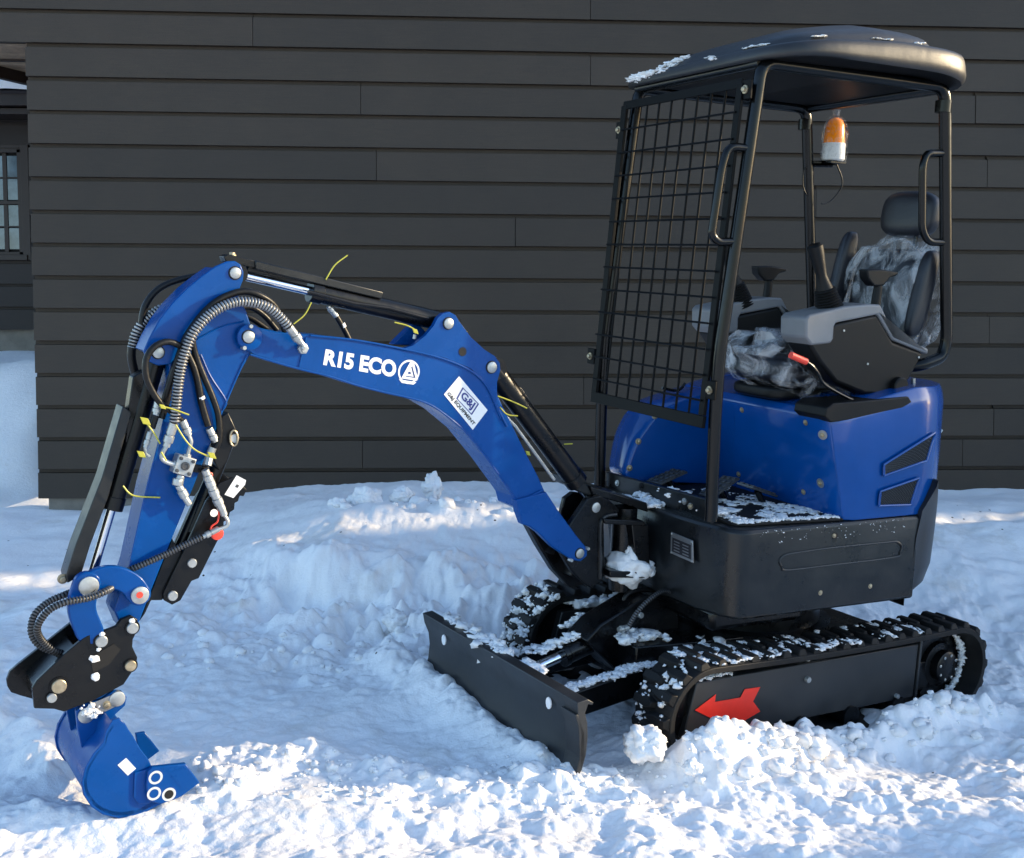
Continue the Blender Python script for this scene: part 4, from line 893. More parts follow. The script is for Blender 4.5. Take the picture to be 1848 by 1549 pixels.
# ---------------------------------------------------------------- seat (rounded cushions inside clear plastic wrap)
def cushion(name, c, e1, e2, e3, m, parent, pw=4.0, amp=0.0, fr=5, lev=4, wr=0):
    vs, fs = ICO[lev]; mb = MB(); k = 0; out = []
    for v in vs:
        r = (abs(v.x) ** pw + abs(v.y) ** pw + abs(v.z) ** pw) ** (-1 / pw); p = v * r
        d = 1 + amp * mnoise.noise(p * fr)
        if wr: d += wr * abs(mnoise.noise(Vector((p.x * 3, p.y * 3, p.z * 7)) + Vector((5, 1, 2)))) * 2 + wr * .6 * mnoise.noise(p * 9)
        out.append(c + (e1 * p.x + e2 * p.y + e3 * p.z) * d)
    mb.add(out, fs); return mb.build(name, m, parent, sharp=60 if not wr else 30)
def at(px, py, y): return on_y(px, py, y)
sc_ = at(1425, 668, .06)
seat = cushion('operator_seat', sc_, Vector((.19, 0, .02)), Vector((0, .17, 0)), Vector((-.01, 0, .055)), 'seat', EX)
ba = Vector((-.14, 0, .99)).normalized(); bk0 = at(1603, 545, .10)
cushion('seat_backrest', bk0, Vector((.055, 0, 0)), Vector((0, .18, 0)), ba * .20, 'seat', seat)
hr = at(1643, 388, .10)
cushion('headrest', hr, Vector((.04, 0, .01)), Vector((0, .135, 0)), Vector((-.01, 0, .085)), 'seat', seat, 3.2)
for yy in (-.05, .05): MB().cyl(hr + Vector((.01, yy, -.06)), hr + Vector((.03, yy, -.22)), .008, 8).build('headrest_post', 'tube', seat)
ar = at(1664, 530, .31); ar2 = at(1520, 490, -.10)
for c_ in (ar, ar2): cushion('armrest', c_, Vector((.038, 0, .0)), Vector((0, .026, 0)), Vector((-.035, 0, .155)), 'seat', seat, 3.5)
cushion('plastic_wrap', at(1428, 662, .08), Vector((.235, 0, .03)), Vector((0, .20, 0)), Vector((.03, 0, .125)), 'wrap', seat, 2.6, .25, 2.2, 4, .05)
cushion('plastic_wrap', at(1603, 545, .10), Vector((.10, 0, 0)), Vector((0, .225, 0)), ba * .235, 'wrap', seat, 2.8, .2, 2.2, 4, .05)
cushion('seat_base', sc_ - Vector((0, 0, .07)), Vector((.18, 0, .0)), Vector((0, .15, 0)), Vector((0, 0, .03)), 'plast', seat)

# ---------------------------------------------------------------- consoles
def console(y_near, y_far, sh):
    s = 1
    blk = [(1471, 600), (1507, 584), (1583, 567), (1612, 617), (1667, 637), (1643, 684), (1620, 712), (1593, 714), (1560, 712), (1538, 703), (1509, 691), (1480, 655), (1460, 622)]
    gry = [(1454, 610), (1455, 575), (1462, 568), (1500, 560), (1528, 553), (1569, 549), (1590, 550), (1597, 565), (1615, 606), (1676, 629), (1676, 640), (1668, 637), (1612, 614), (1585, 568), (1510, 583), (1506, 590), (1505, 612), (1500, 620), (1465, 624)]
    if sh == 0:
        near = P(A, blk, y_near); g = P(A, gry, y_near + .006)
    else:
        near = [p - A.ey * sh for p in P(A, blk, y_near + 0)]; near = [Vector((p.x, y_near - sh, p.z)) for p in near]; g = [Vector((p.x, y_near - sh + .006, p.z)) for p in P(A, gry, y_near + .006)]
    o = MB().prism(near, -A.ey * .12).build('control_console', 'plast', EX, .012, 3)
    MB().prism(g, -A.ey * .135).build('console_shell', 'grey', o, .008, 3)
    return o
con = console(.37, .25, 0); con2 = console(.37, .25, .525)
for c_, dy, dh in ((con, 0, 0), (con2, -.50, -.60)):
    for x, y in ((1523, 597), (1658, 645), (1566, 657)): pin('panel_screw', A, x, y, .371, .004, .002, parent=con) if dy == 0 else None
    b0 = A(1498, 560, .31); b0 = Vector((b0.x, .31 + dy, b0.z)); ax = (A(1488, 522, .31) - A(1498, 560, .31)).normalized()
    prof_ = []; 
    for k in range(10): prof_ += [(k * .0095, .052 - k * .0016), (k * .0095 + .0045, .044 - k * .0018)]
    MB().lathe(b0 - ax * .01, ax, prof_, 24).build('lever_boot', 'rubber', c_)
    j0 = b0 + ax * .08; t1 = A(1470, 441, .31); t1 = Vector((t1.x, .31 + dy, t1.z)); d = t1 - j0; L = d.length
    MB().lathe(j0, d, [(0, .030), (L * .18, .022), (L * .3, .018), (L * .5, .021), (L * .8, .026), (L * .96, .027), (L, .020)], 16).build('joystick', 'plast', c_)
    s0 = A(1580, 552, .31); s0 = Vector((s0.x, .31 + dh, s0.z)); s1 = A(1585, 515, .31); s1 = Vector((s1.x, .31 + dh, s1.z))
    MB().cyl(s0, s1, .018, 12, r1=.015).build('lever_stem', 'plast', c_)
    hp_ = [(1565, 487), (1590, 486), (1622, 491), (1621, 497), (1606, 502), (1596, 516), (1578, 517), (1567, 503)]
    q = [Vector((p.x, .33 + dh, p.z)) for p in P(A, hp_, .33)]; MB().prism(q, -A.ey * .045).build('lever_handle', 'plast', c_, .01, 3)
# extras on near console: pivot boss, base bracket, safety lever
MB().lathe(A(1619, 697, .37), A.ey, [(0, .033), (.02, .033), (.024, .028)], 24).build('pivot_boss', 'plast', con)
plate('console_foot', A, [(1560, 712), (1640, 706), (1646, 733), (1598, 744), (1560, 738)], .33, .10, 'black', con, .004)
for k in range(6): hose('console_hose', [A(1540 + k * 9, 705, .30 - .01 * k), A(1550 + k * 9, 722, .34), A(1545 + k * 9, 738, .33), A(1525 + k * 9, 745, .27)], .006, parent=con)
MB().tube(spline(P(A, [(1454, 652), (1466, 661), (1476, 674), (1486, 692), (1510, 708), (1545, 725), (1572, 732)], .40), 5), .0055, 8).build('safety_lever', 'tube', con)
MB().tube(P(A, [(1427, 641), (1455, 653)], .40), .0115, 12).build('lever_grip', 'redp', con)
MB().lathe(A(1650, 700, .30), Vector((0, 0, 1)), [(-.02, .05), (.0, .05), (.01, .045)], 24).build('filler_cap', 'black', hood); MB().cyl(A(1648, 697, .30), A(1648, 683, .30), .008, 8).build('cap_bolt', 'zinc', hood)
MB().tube([A(1410 + 7 * math.cos(a), 572 + 5 * math.sin(a), -.25) for a in np.linspace(0, 2 * math.pi, 12)[:-1]], .003, 6, closed=True).build('ignition_key', 'brass', con2)
MB().lathe(on_x(1325, 577, -.08), A.ex, [(0, .02), (.05, .02), (.055, .014)], 16).build('console_knob', 'plast', con2)
# rear lock on the hood
MB().tube([on_y(1695, 783, .1), on_y(1700, 776, .1)], .005, 6).build('hood_latch', 'zinc', hood)
# pedals
def pedal(pts, lat_x):
    q = [on_x(x, y, lat_x) for x, y in pts]
    MB().prism(q, Vector((.012, 0, .012))).build('foot_pedal', 'steel', EX, .003)
pq = [(-.02, .00, .80), (.10, .00, .755), (.10, .11, .755), (-.02, .11, .80)]
for (x0, y0, ang) in ((.16, .04, 25), (.06, .13, -18), (.24, -.18, 15)):
    mt = Matrix.Translation(Vector((x0, y0, .755))) @ Matrix.Rotation(math.radians(ang), 4, 'Y') @ Matrix.Rotation(math.radians(8), 4, 'Z')
    mb = MB(); v = [mt @ Vector(p) for p in ((-.07, -.04, 0), (.07, -.04, 0), (.07, .04, 0), (-.07, .04, 0))]; mb.prism(v, mt.to_3x3() @ Vector((0, 0, .008)))
    for i in range(5):
        for j in range(3): c = mt @ Vector((-.055 + i * .027, -.027 + j * .027, .008)); mb.prism([c + mt.to_3x3() @ Vector(p) for p in ((-.008, -.008, 0), (.008, -.008, 0), (.008, .008, 0), (-.008, .008, 0))], mt.to_3x3() @ Vector((0, 0, .005)))
    mb.build('foot_pedal', 'steel', EX, .001, 1)
    MB().cyl(mt @ Vector((0, 0, 0)), Vector((x0 - .03, y0, .71)), .012, 10).build('pedal_stem', 'black', EX)
# ================================================================ SNOW GROUND
def hash2(ix, iy, s):
    h = (ix.astype(np.int64) * 374761393 + iy.astype(np.int64) * 668265263 + s * 2147483647) & 0xffffffff
    h = ((h ^ (h >> 13)) * 1274126177) & 0xffffffff; h = h ^ (h >> 16); return (h & 0xffffff) / float(0xffffff)
def vnoise(x, y, s=0):
    ix, iy = np.floor(x), np.floor(y); fx, fy = x - ix, y - iy; fx = fx * fx * fx * (fx * (fx * 6 - 15) + 10); fy = fy * fy * fy * (fy * (fy * 6 - 15) + 10)
    a, b, c, d = hash2(ix, iy, s), hash2(ix + 1, iy, s), hash2(ix, iy + 1, s), hash2(ix + 1, iy + 1, s)
    return (a * (1 - fx) + b * fx) * (1 - fy) + (c * (1 - fx) + d * fx) * fy - .5
def fbm(x, y, f, o, s=0, g=.5):
    r = 0; a = 1; t = 0
    for k in range(o): c_, s_ = math.cos(k * .9), math.sin(k * .9); r = r + a * vnoise((x * c_ - y * s_) * f + k * 7.3, (x * s_ + y * c_) * f + k * 3.1, s + k); t += a; a *= g; f *= 2.03
    return r / t * 2
def lumps(x, y, cell, s, dens=.7, rmin=.25, rmax=.55):
    """rounded clods: height of the tallest of the hemispheres around"""
    gx, gy = np.floor(x / cell), np.floor(y / cell); best = np.zeros_like(x)
    wx = x + .18 * cell * vnoise(x / cell * 3, y / cell * 3, s + 50) * 2; wy = y + .18 * cell * vnoise(x / cell * 3 + 9, y / cell * 3, s + 51) * 2
    for dx in (-1, 0, 1):
        for dy in (-1, 0, 1):
            cx_, cy_ = gx + dx, gy + dy; px = (cx_ + hash2(cx_, cy_, s)) * cell; py = (cy_ + hash2(cx_, cy_, s + 1)) * cell
            r = (rmin + (rmax - rmin) * hash2(cx_, cy_, s + 2) ** 1.6) * cell; on = hash2(cx_, cy_, s + 3) < dens
            d2 = ((wx - px) ** 2 + (wy - py) ** 2) / r ** 2
            h = np.where(on & (d2 < 1), r * np.maximum(0, 1 - d2) ** .85, 0); best = np.maximum(best, h)
    return best
def smooth(a, b, t):
    t = np.clip((t - a) / (b - a), 0, 1); return t * t * (3 - 2 * t)
def seg_dist(x, y, pts):
    best = np.full_like(x, 1e9); par = np.zeros_like(x); n = len(pts) - 1
    for i in range(n):
        (ax, ay), (bx_, by_) = pts[i], pts[i + 1]; ux, uy = bx_ - ax, by_ - ay; L = ux * ux + uy * uy
        t = np.clip(((x - ax) * ux + (y - ay) * uy) / L, 0, 1); d = np.hypot(x - ax - t * ux, y - ay - t * uy)
        par = np.where(d < best, (i + t) / n, par); best = np.minimum(best, d)
    return best, par
def g(px, py):                     # photograph pixel -> ground plane under the tracks (world x, y)
    p = MW @ on_z(px, py, 0.0); return (p.x, p.y)
def mw(fr, x, y): p = MW @ fr.p(x, y, 0); return (p.x, p.y)
WALL_P = w_depth(100, 500, 6.78); WALL_A = math.radians(3.44); WALL_T = Vector((math.cos(WALL_A), math.sin(WALL_A), 0)); WALL_N = Vector((math.sin(WALL_A), -math.cos(WALL_A), 0))
CORNER = w_plane(73, 890, WALL_P, WALL_N)
def ground_h(x, y):
    z = T0.z - (N_UP.x * (x - T0.x) + N_UP.y * (y - T0.y)) / N_UP.z
    zn = np.clip(z, -.19, .12); z = zn
    ux, uy = x - T0.x, y - T0.y; xm = WR[0][0] * ux + WR[1][0] * uy; ym = WR[0][1] * ux + WR[1][1] * uy
    z = z - .085 * smooth(.85, -.35, xm) * np.exp(-(ym / 1.05) ** 4) * np.exp(-((xm + .2) / 1.7) ** 4) - .02 * np.exp(-(ym / 1.05) ** 4) * np.exp(-((xm - .1) / .9) ** 4)
    warp = fbm(x, y, .9, 3, 5) * .22
    # broad bank between the machine and the wall
    d = y + warp * .5 - (4.95 - .10 * x)                   # distance behind the machine
    core = np.exp(-((x + .35) / 1.05) ** 4)                # steep, high part left of the tracks
    slope = smooth(-.1, 2.0, d) * .31
    z = z * (1 - smooth(0, 1.5, d)) + (.06) * smooth(0, 1.5, d) + slope
    dc = y + warp * .35 - (4.86 - .06 * x + .5 * np.maximum(0, -x - .8))
    cliff = smooth(-.02, .34, dc) * .17 + smooth(.25, .95, dc) * .05
    z = z + core * cliff * (1 - smooth(.95, 1.6, dc) * .8)
    lw = smooth(-1.8, -2.7, x)
    z = z - lw * smooth(1.0, 2.0, d) * .12
    # unseen snow piles added far right to shade machine, bank and foreground
    pk = np.exp(-((x - 8.2) / 1.5) ** 4) * smooth(4.75, 5.15, y) * (1 - smooth(6.72, 7.0, y)); z = z + pk * (3.5 + .35 * fbm(x, y, .7, 4, 61))
    pk2 = np.exp(-((x - 6.6) / 1.0) ** 4) * smooth(.5, 1.4, y) * (1 - smooth(3.95, 4.35, y + .25 * fbm(x, y, 1.1, 3, 63))); z = z + pk2 * (1.7 + .5 * fbm(x, y, 1.3, 4, 62))
    # tall bank beyond the corner of the wall
    back = smooth(6.9, 8.2, y) * smooth(CORNER.x + .25, CORNER.x - .35, x); z = z + back * (.86 + .1 * fbm(x, y, .8, 3, 31))
    # side ridge of clods pushed up along the near track, spill in front of it
    A_ = [mw(B, .66, .565), mw(B, .45, .57), mw(B, .1, .57), mw(B, -.25, .565), mw(B, -.55, .56), mw(B, -.75, .58)]
    ds, par = seg_dist(x, y, A_); rid = np.exp(-(ds / (.075 + .02 * (1 - par))) ** 2)
    z = z + rid * (.120 - .055 * par) * (.75 + .5 * (fbm(x, y, 6, 3, 8) + .5))
    D1, _ = seg_dist(x, y, [mw(B, .72, .66), mw(B, .45, .82), mw(B, .3, .95)]); z = z + np.exp(-(D1 / .12) ** 2) * .016
    D2, _ = seg_dist(x, y, [mw(B, 1.13, -.70), mw(B, 1.12, -.2), mw(B, 1.13, .3)]); z = z + np.exp(-(D2 / .09) ** 2) * .075
    b1, _ = seg_dist(x, y, [g(360, 1385), g(560, 1375), g(700, 1400), g(900, 1430), g(1080, 1410)]); berm = np.exp(-(b1 / .10) ** 2); z = z + berm * .035
    b2, _ = seg_dist(x, y, [g(-250, 1330), g(0, 1325), g(75, 1350), g(90, 1400)]); z = z + np.exp(-(b2 / .07) ** 2) * .05
    b3, _ = seg_dist(x, y, [g(-300, 1500), g(0, 1480), g(150, 1490), g(330, 1468), g(420, 1440)]); z = z + np.exp(-(b3 / .08) ** 2) * .045
    b4, _ = seg_dist(x, y, [g(-300, 1560), g(100, 1590), g(500, 1590), g(900, 1600), g(1500, 1580), g(2100, 1570)]); z = z + np.exp(-(b4 / .10) ** 2) * .03
    # hollows: tracks, blade front, bucket
    fx = x; e = 0
    q = (x - mw(K, 1.70, 0)[0]) ** 2 + (y - mw(K, 1.70, 0)[1]) ** 2; z = z - .012 * np.exp(-q / .09)
    # roughness
    nearm = 1 - smooth(4.6, 5.2, y)
    crumb = np.clip(berm * .8 + rid * 1.1 + np.exp(-(D1 / .16) ** 2) * .55 + np.exp(-(D2 / .08) ** 2) * .5 + np.exp(-(b3 / .14) ** 2) * .6 + np.exp(-(b4 / .2) ** 2) * .35 + np.exp(-(b2 / .1) ** 2) * .7, 0, 1.1)
    face = core * smooth(-.35, .0, dc) * (1 - smooth(.15, .5, dc))
    ftoe = core * smooth(-.9, -.3, dc) * (1 - smooth(-.1, .15, dc))
    wallclods = smooth(5.55, 5.8, y) * (1 - smooth(6.5, 6.8, y)) * np.exp(-((x + .1) / .7) ** 2)
    medium = np.clip(.62 + .7 * fbm(x, y, 1.1, 3, 77), .3, 1.1) * (1 - smooth(5.1, 5.7, y) * .7)
    pack = np.exp(-(((x - 1.0) / .75) ** 2 + ((y - 3.28) / .22) ** 2))           # tracked, pressed snow in front of the tracks
    rt_ = smooth(1.9, 2.3, x) * smooth(4.0, 4.4, y) * (1 - smooth(6.0, 6.5, y)) * .5
    c1 = np.clip(crumb + face * .55 + ftoe * .8 + wallclods * .12 + medium * .55 + rt_ * .5 - pack * .3, 0, 1.2)
    z = z + fbm(x, y, 1.6, 4, 3) * .045 * (1 - core * smooth(.4, .9, dc) * .8) + fbm(x, y, 5, 5, 13) * .036 * (.3 + .9 * medium + face * 1.6 + rt_) + face * fbm(x, y, 3.2, 4, 17) * .16 + (face + ftoe) * np.abs(fbm(x, y, 7, 3, 19)) * .03
    z = z + lumps(x + .02 * fbm(x, y, 14, 3, 91), y + .02 * fbm(x, y, 14, 3, 92), .12, 100, .6) * (.72 * np.clip(crumb - .25, 0, 1) + .6 * ftoe + .30 * medium * nearm + .5 * face + .35 * wallclods)
    z = z + lumps(x + .01 * fbm(x, y, 30, 2, 93), y + .01 * fbm(x, y, 30, 2, 94), .06, 200, .6) * (.34 * c1)
    z = z + np.abs(fbm(x, y, 13, 4, 27)) * .018 * np.clip(.2 + medium + face * .8 + rt_, 0, 1.4)
    z = z + lumps(x, y, .028, 300, .8) * (.30 * np.clip(c1, 0, 1))
    z = z + lumps(x, y, .016, 400, .8) * (.28 * np.clip(c1 + .12, 0, 1) + pack * .4)
    z = z + fbm(x, y, 22, 4, 24) * .008 * np.clip(.15 + c1 + .3 * ftoe, 0, 1.2) + fbm(x, y, 60, 3, 23) * .0026 * (.3 + c1 + pack)
    # foot hollow on the bank
    for (cx_, cy_, r, dp_) in ((.20, 5.30, .12, .045), (-.05, 5.1, .07, .02)):
        z = z - dp_ * np.exp(-(((x - cx_) / r) ** 2 + ((y - cy_) / (r * .6)) ** 2))
    return z
def axis(fine0, fine1, step, out0, out1, gr=1.08):
    a = list(np.arange(fine0, fine1, step)); s = step; v = fine1
    while v < out1: a.append(v); s *= gr; v += s
    s = step; v = fine0 - step; lo = []
    while v > out0: lo.append(v); s *= gr; v -= s
    return np.array(lo[::-1] + a)
xs = axis(-1.75, 2.15, .0058, -70, 70, 1.035)
s, v, ysl = .0052, 2.85, [2.85]
while v < 7.3: s = .0052 * (1 + max(0, v - 3.7) * 1.1); v += s; ysl.append(v)
while v < 110: s *= 1.1; v += s; ysl.append(v)
s = .006; v = 2.85; lo = []
while v > -50: v -= s; s *= 1.14; lo.append(v)
ys = np.array(lo[::-1] + ysl)
GX, GY = np.meshgrid(xs, ys); GZ = ground_h(GX, GY)
for _ in range(1):                     # old snow: the finest edges have slumped
    GZ[1:-1, 1:-1] = .4 * GZ[1:-1, 1:-1] + .15 * (GZ[:-2, 1:-1] + GZ[2:, 1:-1] + GZ[1:-1, :-2] + GZ[1:-1, 2:])
nx, ny = len(xs), len(ys)
co = np.stack([GX, GY, GZ], -1).reshape(-1, 3).astype(np.float32)
ii = (np.arange(ny - 1)[:, None] * nx + np.arange(nx - 1)[None]).reshape(-1); quads = np.stack([ii, ii + 1, ii + 1 + nx, ii + nx], -1)
me = bpy.data.meshes.new('snow_ground'); me.vertices.add(len(co)); me.vertices.foreach_set('co', co.ravel()); me.loops.add(quads.size); me.loops.foreach_set('vertex_index', quads.ravel().astype(np.int32))
me.polygons.add(len(quads)); me.polygons.foreach_set('loop_start', (np.arange(len(quads)) * 4).astype(np.int32)); me.polygons.foreach_set('use_smooth', np.ones(len(quads), bool)); me.update(); me.validate()
me.materials.append(M['snow']); gro = bpy.data.objects.new('snow_ground', me); COL.objects.link(gro); gro['kind'] = 'structure'
print('GROUND', nx, ny, len(quads))
def gz(x, y): return float(ground_h(np.array([[x]]), np.array([[y]]))[0, 0])

# individual clods
def clod(name_label, px, py, rad, depth_y, seed, sz=(1, 1, .85)):
    # find where the photo pixel's ray meets the snow
    d = _ray_w(px, py); t = (depth_y - CAM.y) / d.y; p = CAM + d * t
    root_z = gz(p.x, p.y); mb = MB(); c = Vector((0, 0, 0))
    mb.blob(c, rad * sz[0], rad * sz[1], rad * sz[2], .55, 5, 4, seed=seed)
    for k in range(7):
        a = RNG.rand() * 6.3; mb.blob(Vector((math.cos(a) * rad * .55, math.sin(a) * rad * .55, rad * (.3 * RNG.rand() - .1))), rad * .5, rad * .5, rad * .42, .5, 6, 3, seed=seed + k + 1)
    o = mb.build('snow_clod', 'snowc', None, sharp=180); o.location = (p.x, p.y, max(root_z + rad * sz[2] * .25, p.z)); o['label'] = name_label; o['category'] = 'snow clod'; o['group'] = 'clods of snow lying about the excavator'
    return o
clod('round snow clod lying just in front of the near track, below the blade arm', 1163, 1342, .060, 3.50, 3)
clod('small snow ball lower right of the biggest clod, in front of the near track', 1250, 1385, .025, 3.36, 21)
clod('upright blocky snow lump standing on the bank against the dark wall', 779, 881, .055, 6.2, 31, (.8, .8, 1.3))
clod('broad snow lump on the bank near the wall, left of the upright block', 662, 905, .075, 6.0, 41)
clod('snow lump right beside the upright block on the bank near the wall', 725, 897, .06, 6.05, 51)
clod('grey snow lump at the bank foot, just left of the dozer blade', 716, 1165, .050, 4.75, 61)
clod('small clod farthest left among the lumps on the bank near the wall', 612, 918, .035, 5.9, 71)
# loose crumbs, nobody could count them
mb = MB(); cr = np.random.RandomState(5)
A_ = [mw(B, .75, .62), mw(B, .45, .64), mw(B, .1, .62), mw(B, -.3, .58), mw(B, -.7, .58)]
for k in range(480):
    r_ = cr.rand()
    if r_ < .25:
        i = cr.randint(0, 4); t = cr.rand(); x = A_[i][0] * (1 - t) + A_[i + 1][0] * t + cr.randn() * .06; y = A_[i][1] * (1 - t) + A_[i + 1][1] * t + cr.randn() * .05 - .02; rad = .006 + .03 * cr.rand() ** 2.4
    elif r_ < .8:
        a, b = g(250 + 1000 * cr.rand(), 1380 + 90 * cr.rand()); x, y = a, b; rad = .004 + .015 * cr.rand() ** 3
    elif r_ < .9: x, y = g(600 + 350 * cr.rand(), 1000); y = 5.8 + .5 * cr.rand(); rad = .01 + .035 * cr.rand() ** 2
    else: x, y = g(300 + 500 * cr.rand(), 1150 + 60 * cr.rand()); rad = .006 + .022 * cr.rand() ** 2
    mb.blob(Vector((x, y, 0)), rad, rad, rad * .8, .6, 6, 2, seed=k)
vz = np.array([[v.x, v.y] for v in mb.v]);
nv = len(ICO[2][0]); cen_ = vz.reshape(-1, nv, 2).mean(1); hz2 = ground_h(cen_[:, 0:1], cen_[:, 1:2])[:, 0]
for i in range(len(mb.v)): mb.v[i].z += hz2[i // nv] + .003
o = mb.build('snow_crumbs', 'snowc', None, sharp=180); o['kind'] = 'stuff'; o['label'] = 'loose snow crumbs scattered over the snow'; o['category'] = 'snow crumbs'

# ================================================================ SNOW LYING ON THE MACHINE
def snow_heap(name, label, pts, sz, n, parent_m=MW, seed=1, flat=.45, r0=.010, r1=.024):
    rs_ = np.random.RandomState(seed); mb = MB()
    for k in range(int(n * 3.0)):
        p = pts(rs_); r = (r0 + (r1 - r0) * rs_.rand() ** 3.2) * .62; mb.blob(p, r * (.9 + .9 * rs_.rand()), r * (.9 + .7 * rs_.rand()), r * flat * 1.25, 1.1, 9, 2 if r > .006 else 1, seed=seed * 37 + k, rot=Matrix.Rotation(rs_.rand() * 3, 3, 'Z'))
    o = mb.build(name, 'snowc', None, sharp=180); o.matrix_world = parent_m; o['kind'] = 'stuff'; o['label'] = label; o['category'] = 'snow'
    return o
def line(a, b, j):
    def f(r): t = r.rand(); return a.lerp(b, t) + Vector((r.randn() * j, r.randn() * j, abs(r.randn()) * j * .3))
    return f
def ln_m(segs):
    def f(r):
        a, b, j = segs[r.randint(len(segs))]; t = r.rand(); return a.lerp(b, t) + Vector((r.randn() * j, r.randn() * j, abs(r.randn()) * j * .25))
    return f
snow_heap('blade_snow', 'snow caked along the top edge of the dozer blade', ln_m([(B.p(1.05, -.40, .258), B.p(1.05, .02, .258), .012)] * 3 + [(B.p(1.02, -.3, .2), B.p(1.0, -.1, .2), .02), (B.p(1.04, .1, .25), B.p(1.04, .2, .25), .008)]), None, 90, seed=2, flat=.7, r0=.008, r1=.03)
snow_heap('arm_snow', 'snow strip lying along the blade arms', ln_m([(B.p(.56, .17, .198), B.p(1.0, .185, .160), .011)] * 3 + [(B.p(.7, -.17, .19), B.p(1.0, -.19, .16), .015), (B.p(.75, .0, .275), B.p(.93, .0, .235), .012), (B.p(.72, -.08, .27), B.p(.62, -.1, .29), .025)]), None, 200, seed=3, flat=.55, r0=.007, r1=.022)
def track_top(y0, y1, x0, x1, z):
    def f(r):
        for _ in range(12):
            x, y = x0 + (x1 - x0) * r.rand() ** .8, y0 + (y1 - y0) * r.rand()
            if mnoise.noise(Vector((x * 11, y * 14, 1.3))) > -.05 + .3 * r.rand() - .1: break
        return TN @ B.p(x, y, z + .004 * r.rand())
    return f
snow_heap('track_snow', 'snow patches on top of the near rubber track', track_top(.33, .49, -.5, .62, .352), None, 190, seed=4, flat=.40, r0=.005, r1=.019)
def fr_arc(y0, y1):
    def f(r):
        a = math.radians(-20 + 105 * r.rand()); R_ = .160 + .016; return (TN if y0 > 0 else TF) @ B.p(FX + R_ * math.cos(a), y0 + (y1 - y0) * r.rand(), .179 + R_ * math.sin(a))
    return f
snow_heap('track_snow', 'snow bits stuck to the front curve of the near track', fr_arc(.32, .48), None, 26, seed=5, flat=.9, r0=.006, r1=.016)
snow_heap('track_snow', 'snow bits stuck to the front curve of the far track', fr_arc(-.49, -.32), None, 80, seed=6, flat=.9, r0=.006, r1=.020)
snow_heap('track_snow', 'snow lying between far track and slewing frame', ln_m([(B.p(.55, -.33, .27), B.p(.25, -.33, .28), .02), (B.p(.42, -.18, .24), B.p(.52, -.05, .25), .03), (B.p(.30, .20, .235), B.p(.42, .27, .23), .03), (B.p(.62, .08, .27), B.p(.5, .12, .27), .02)]), None, 110, seed=7, flat=.6, r0=.01, r1=.035)
snow_heap('frame_snow', 'snow strip along the top edge of the near track frame', ln_m([(TN @ B.p(.60, .42, .287), TN @ B.p(.45, .425, .294), .006)] * 3 + [(TN @ B.p(.1, .42, .294), TN @ B.p(-.02, .42, .294), .006)]), None, 60, seed=8, flat=.6, r0=.005, r1=.013)
snow_heap('sprocket_snow', 'snow packed round the rear sprocket of the near track', lambda r: (lambda a: TN @ B.p(RX + .13 * math.cos(a), .41, .179 + .13 * math.sin(a)))(math.radians(120 + 170 * r.rand())), None, 60, seed=9, flat=.9, r0=.006, r1=.016)
def mt_(r):
    for _ in range(12):
        x, y = .34 - .42 * r.rand(), .40 - .55 * r.rand() ** 1.4
        if mnoise.noise(Vector((x * 9, y * 9, 3.3))) > .0 + .25 * r.rand() - .12: break
    return A.p(x, y, Z1 + .012)
snow_heap('floor_snow', 'snow patches on the black floor mat under the seat', mt_, None, 230, seed=10, flat=.22, r0=.005, r1=.022)
snow_heap('floor_snow', 'snow along the near edge of the floor mat', ln_m([(A.p(.33, .38, Z1 + .012), A.p(-.08, .42, Z1 + .012), .008)]), None, 130, seed=11, flat=.5, r0=.004, r1=.012)
snow_heap('floor_snow', 'snow behind the kick plate at the front of the deck', ln_m([(A.p(.37, .02, Z1 + .05), A.p(.34, .30, Z1 + .02), .02), (A.p(.41, -.1, Z1 + .02), A.p(.43, .05, Z1), .01), (A.p(.44, .0, Z1), A.p(.47, -.1, Z1 + .0), .02)]), None, 110, seed=12, flat=.5, r0=.006, r1=.026)
hs = MB(); c = A.p(.46, .03, 0); p = A(1135, 1025, .04)
hs.blob(p, .085, .07, .06, .35, 5, 4, seed=3); hs.blob(p + Vector((-.015, 0, .055)), .04, .035, .035, .35, 5, 4, seed=5); hs.blob(p + Vector((-.01, 0, .03)), .05, .045, .045, .35, 5, 4, seed=9); hs.blob(p + Vector((-.05, .01, -.01)), .05, .05, .03, .4, 5, 3, seed=14)
o = hs.build('snow_mound', 'snowc', None, sharp=180); o.matrix_world = MW; o['label'] = 'white snow mound inside the swing bracket at the deck front'; o['category'] = 'snow mound'
def roof_pts(regs):
    def f(r):
        x0, y0, x1, y1, j = regs[r.randint(len(regs))]; t = r.rand()
        for _ in range(20):
            h = hit(x0 + (x1 - x0) * t + r.randn() * j, y0 + (y1 - y0) * t + abs(r.randn()) * j * .8, .001, bvhr)
            if h: return h[0]
        return Vector((0, 0, 2.3))
    return f
snow_heap('roof_snow', 'snow crust on the front left of the canopy roof', roof_pts([(1140, 140, 1185, 112, 4), (1180, 112, 1235, 92, 5), (1140, 142, 1175, 128, 4), (1225, 92, 1280, 78, 4), (1150, 130, 1230, 98, 7)]), None, 260, seed=13, flat=.35, r0=.006, r1=.02)
snow_heap('roof_snow', 'small snow patches on the crown of the canopy roof', roof_pts([(1340, 87, 1385, 79, 1.5), (1385, 52, 1422, 50, 1), (1280, 105, 1288, 102, 3), (1465, 66, 1490, 65, 1), (1570, 68, 1610, 72, 1), (1650, 78, 1668, 78, 1)]), None, 60, seed=14, flat=.35, r0=.004, r1=.012)

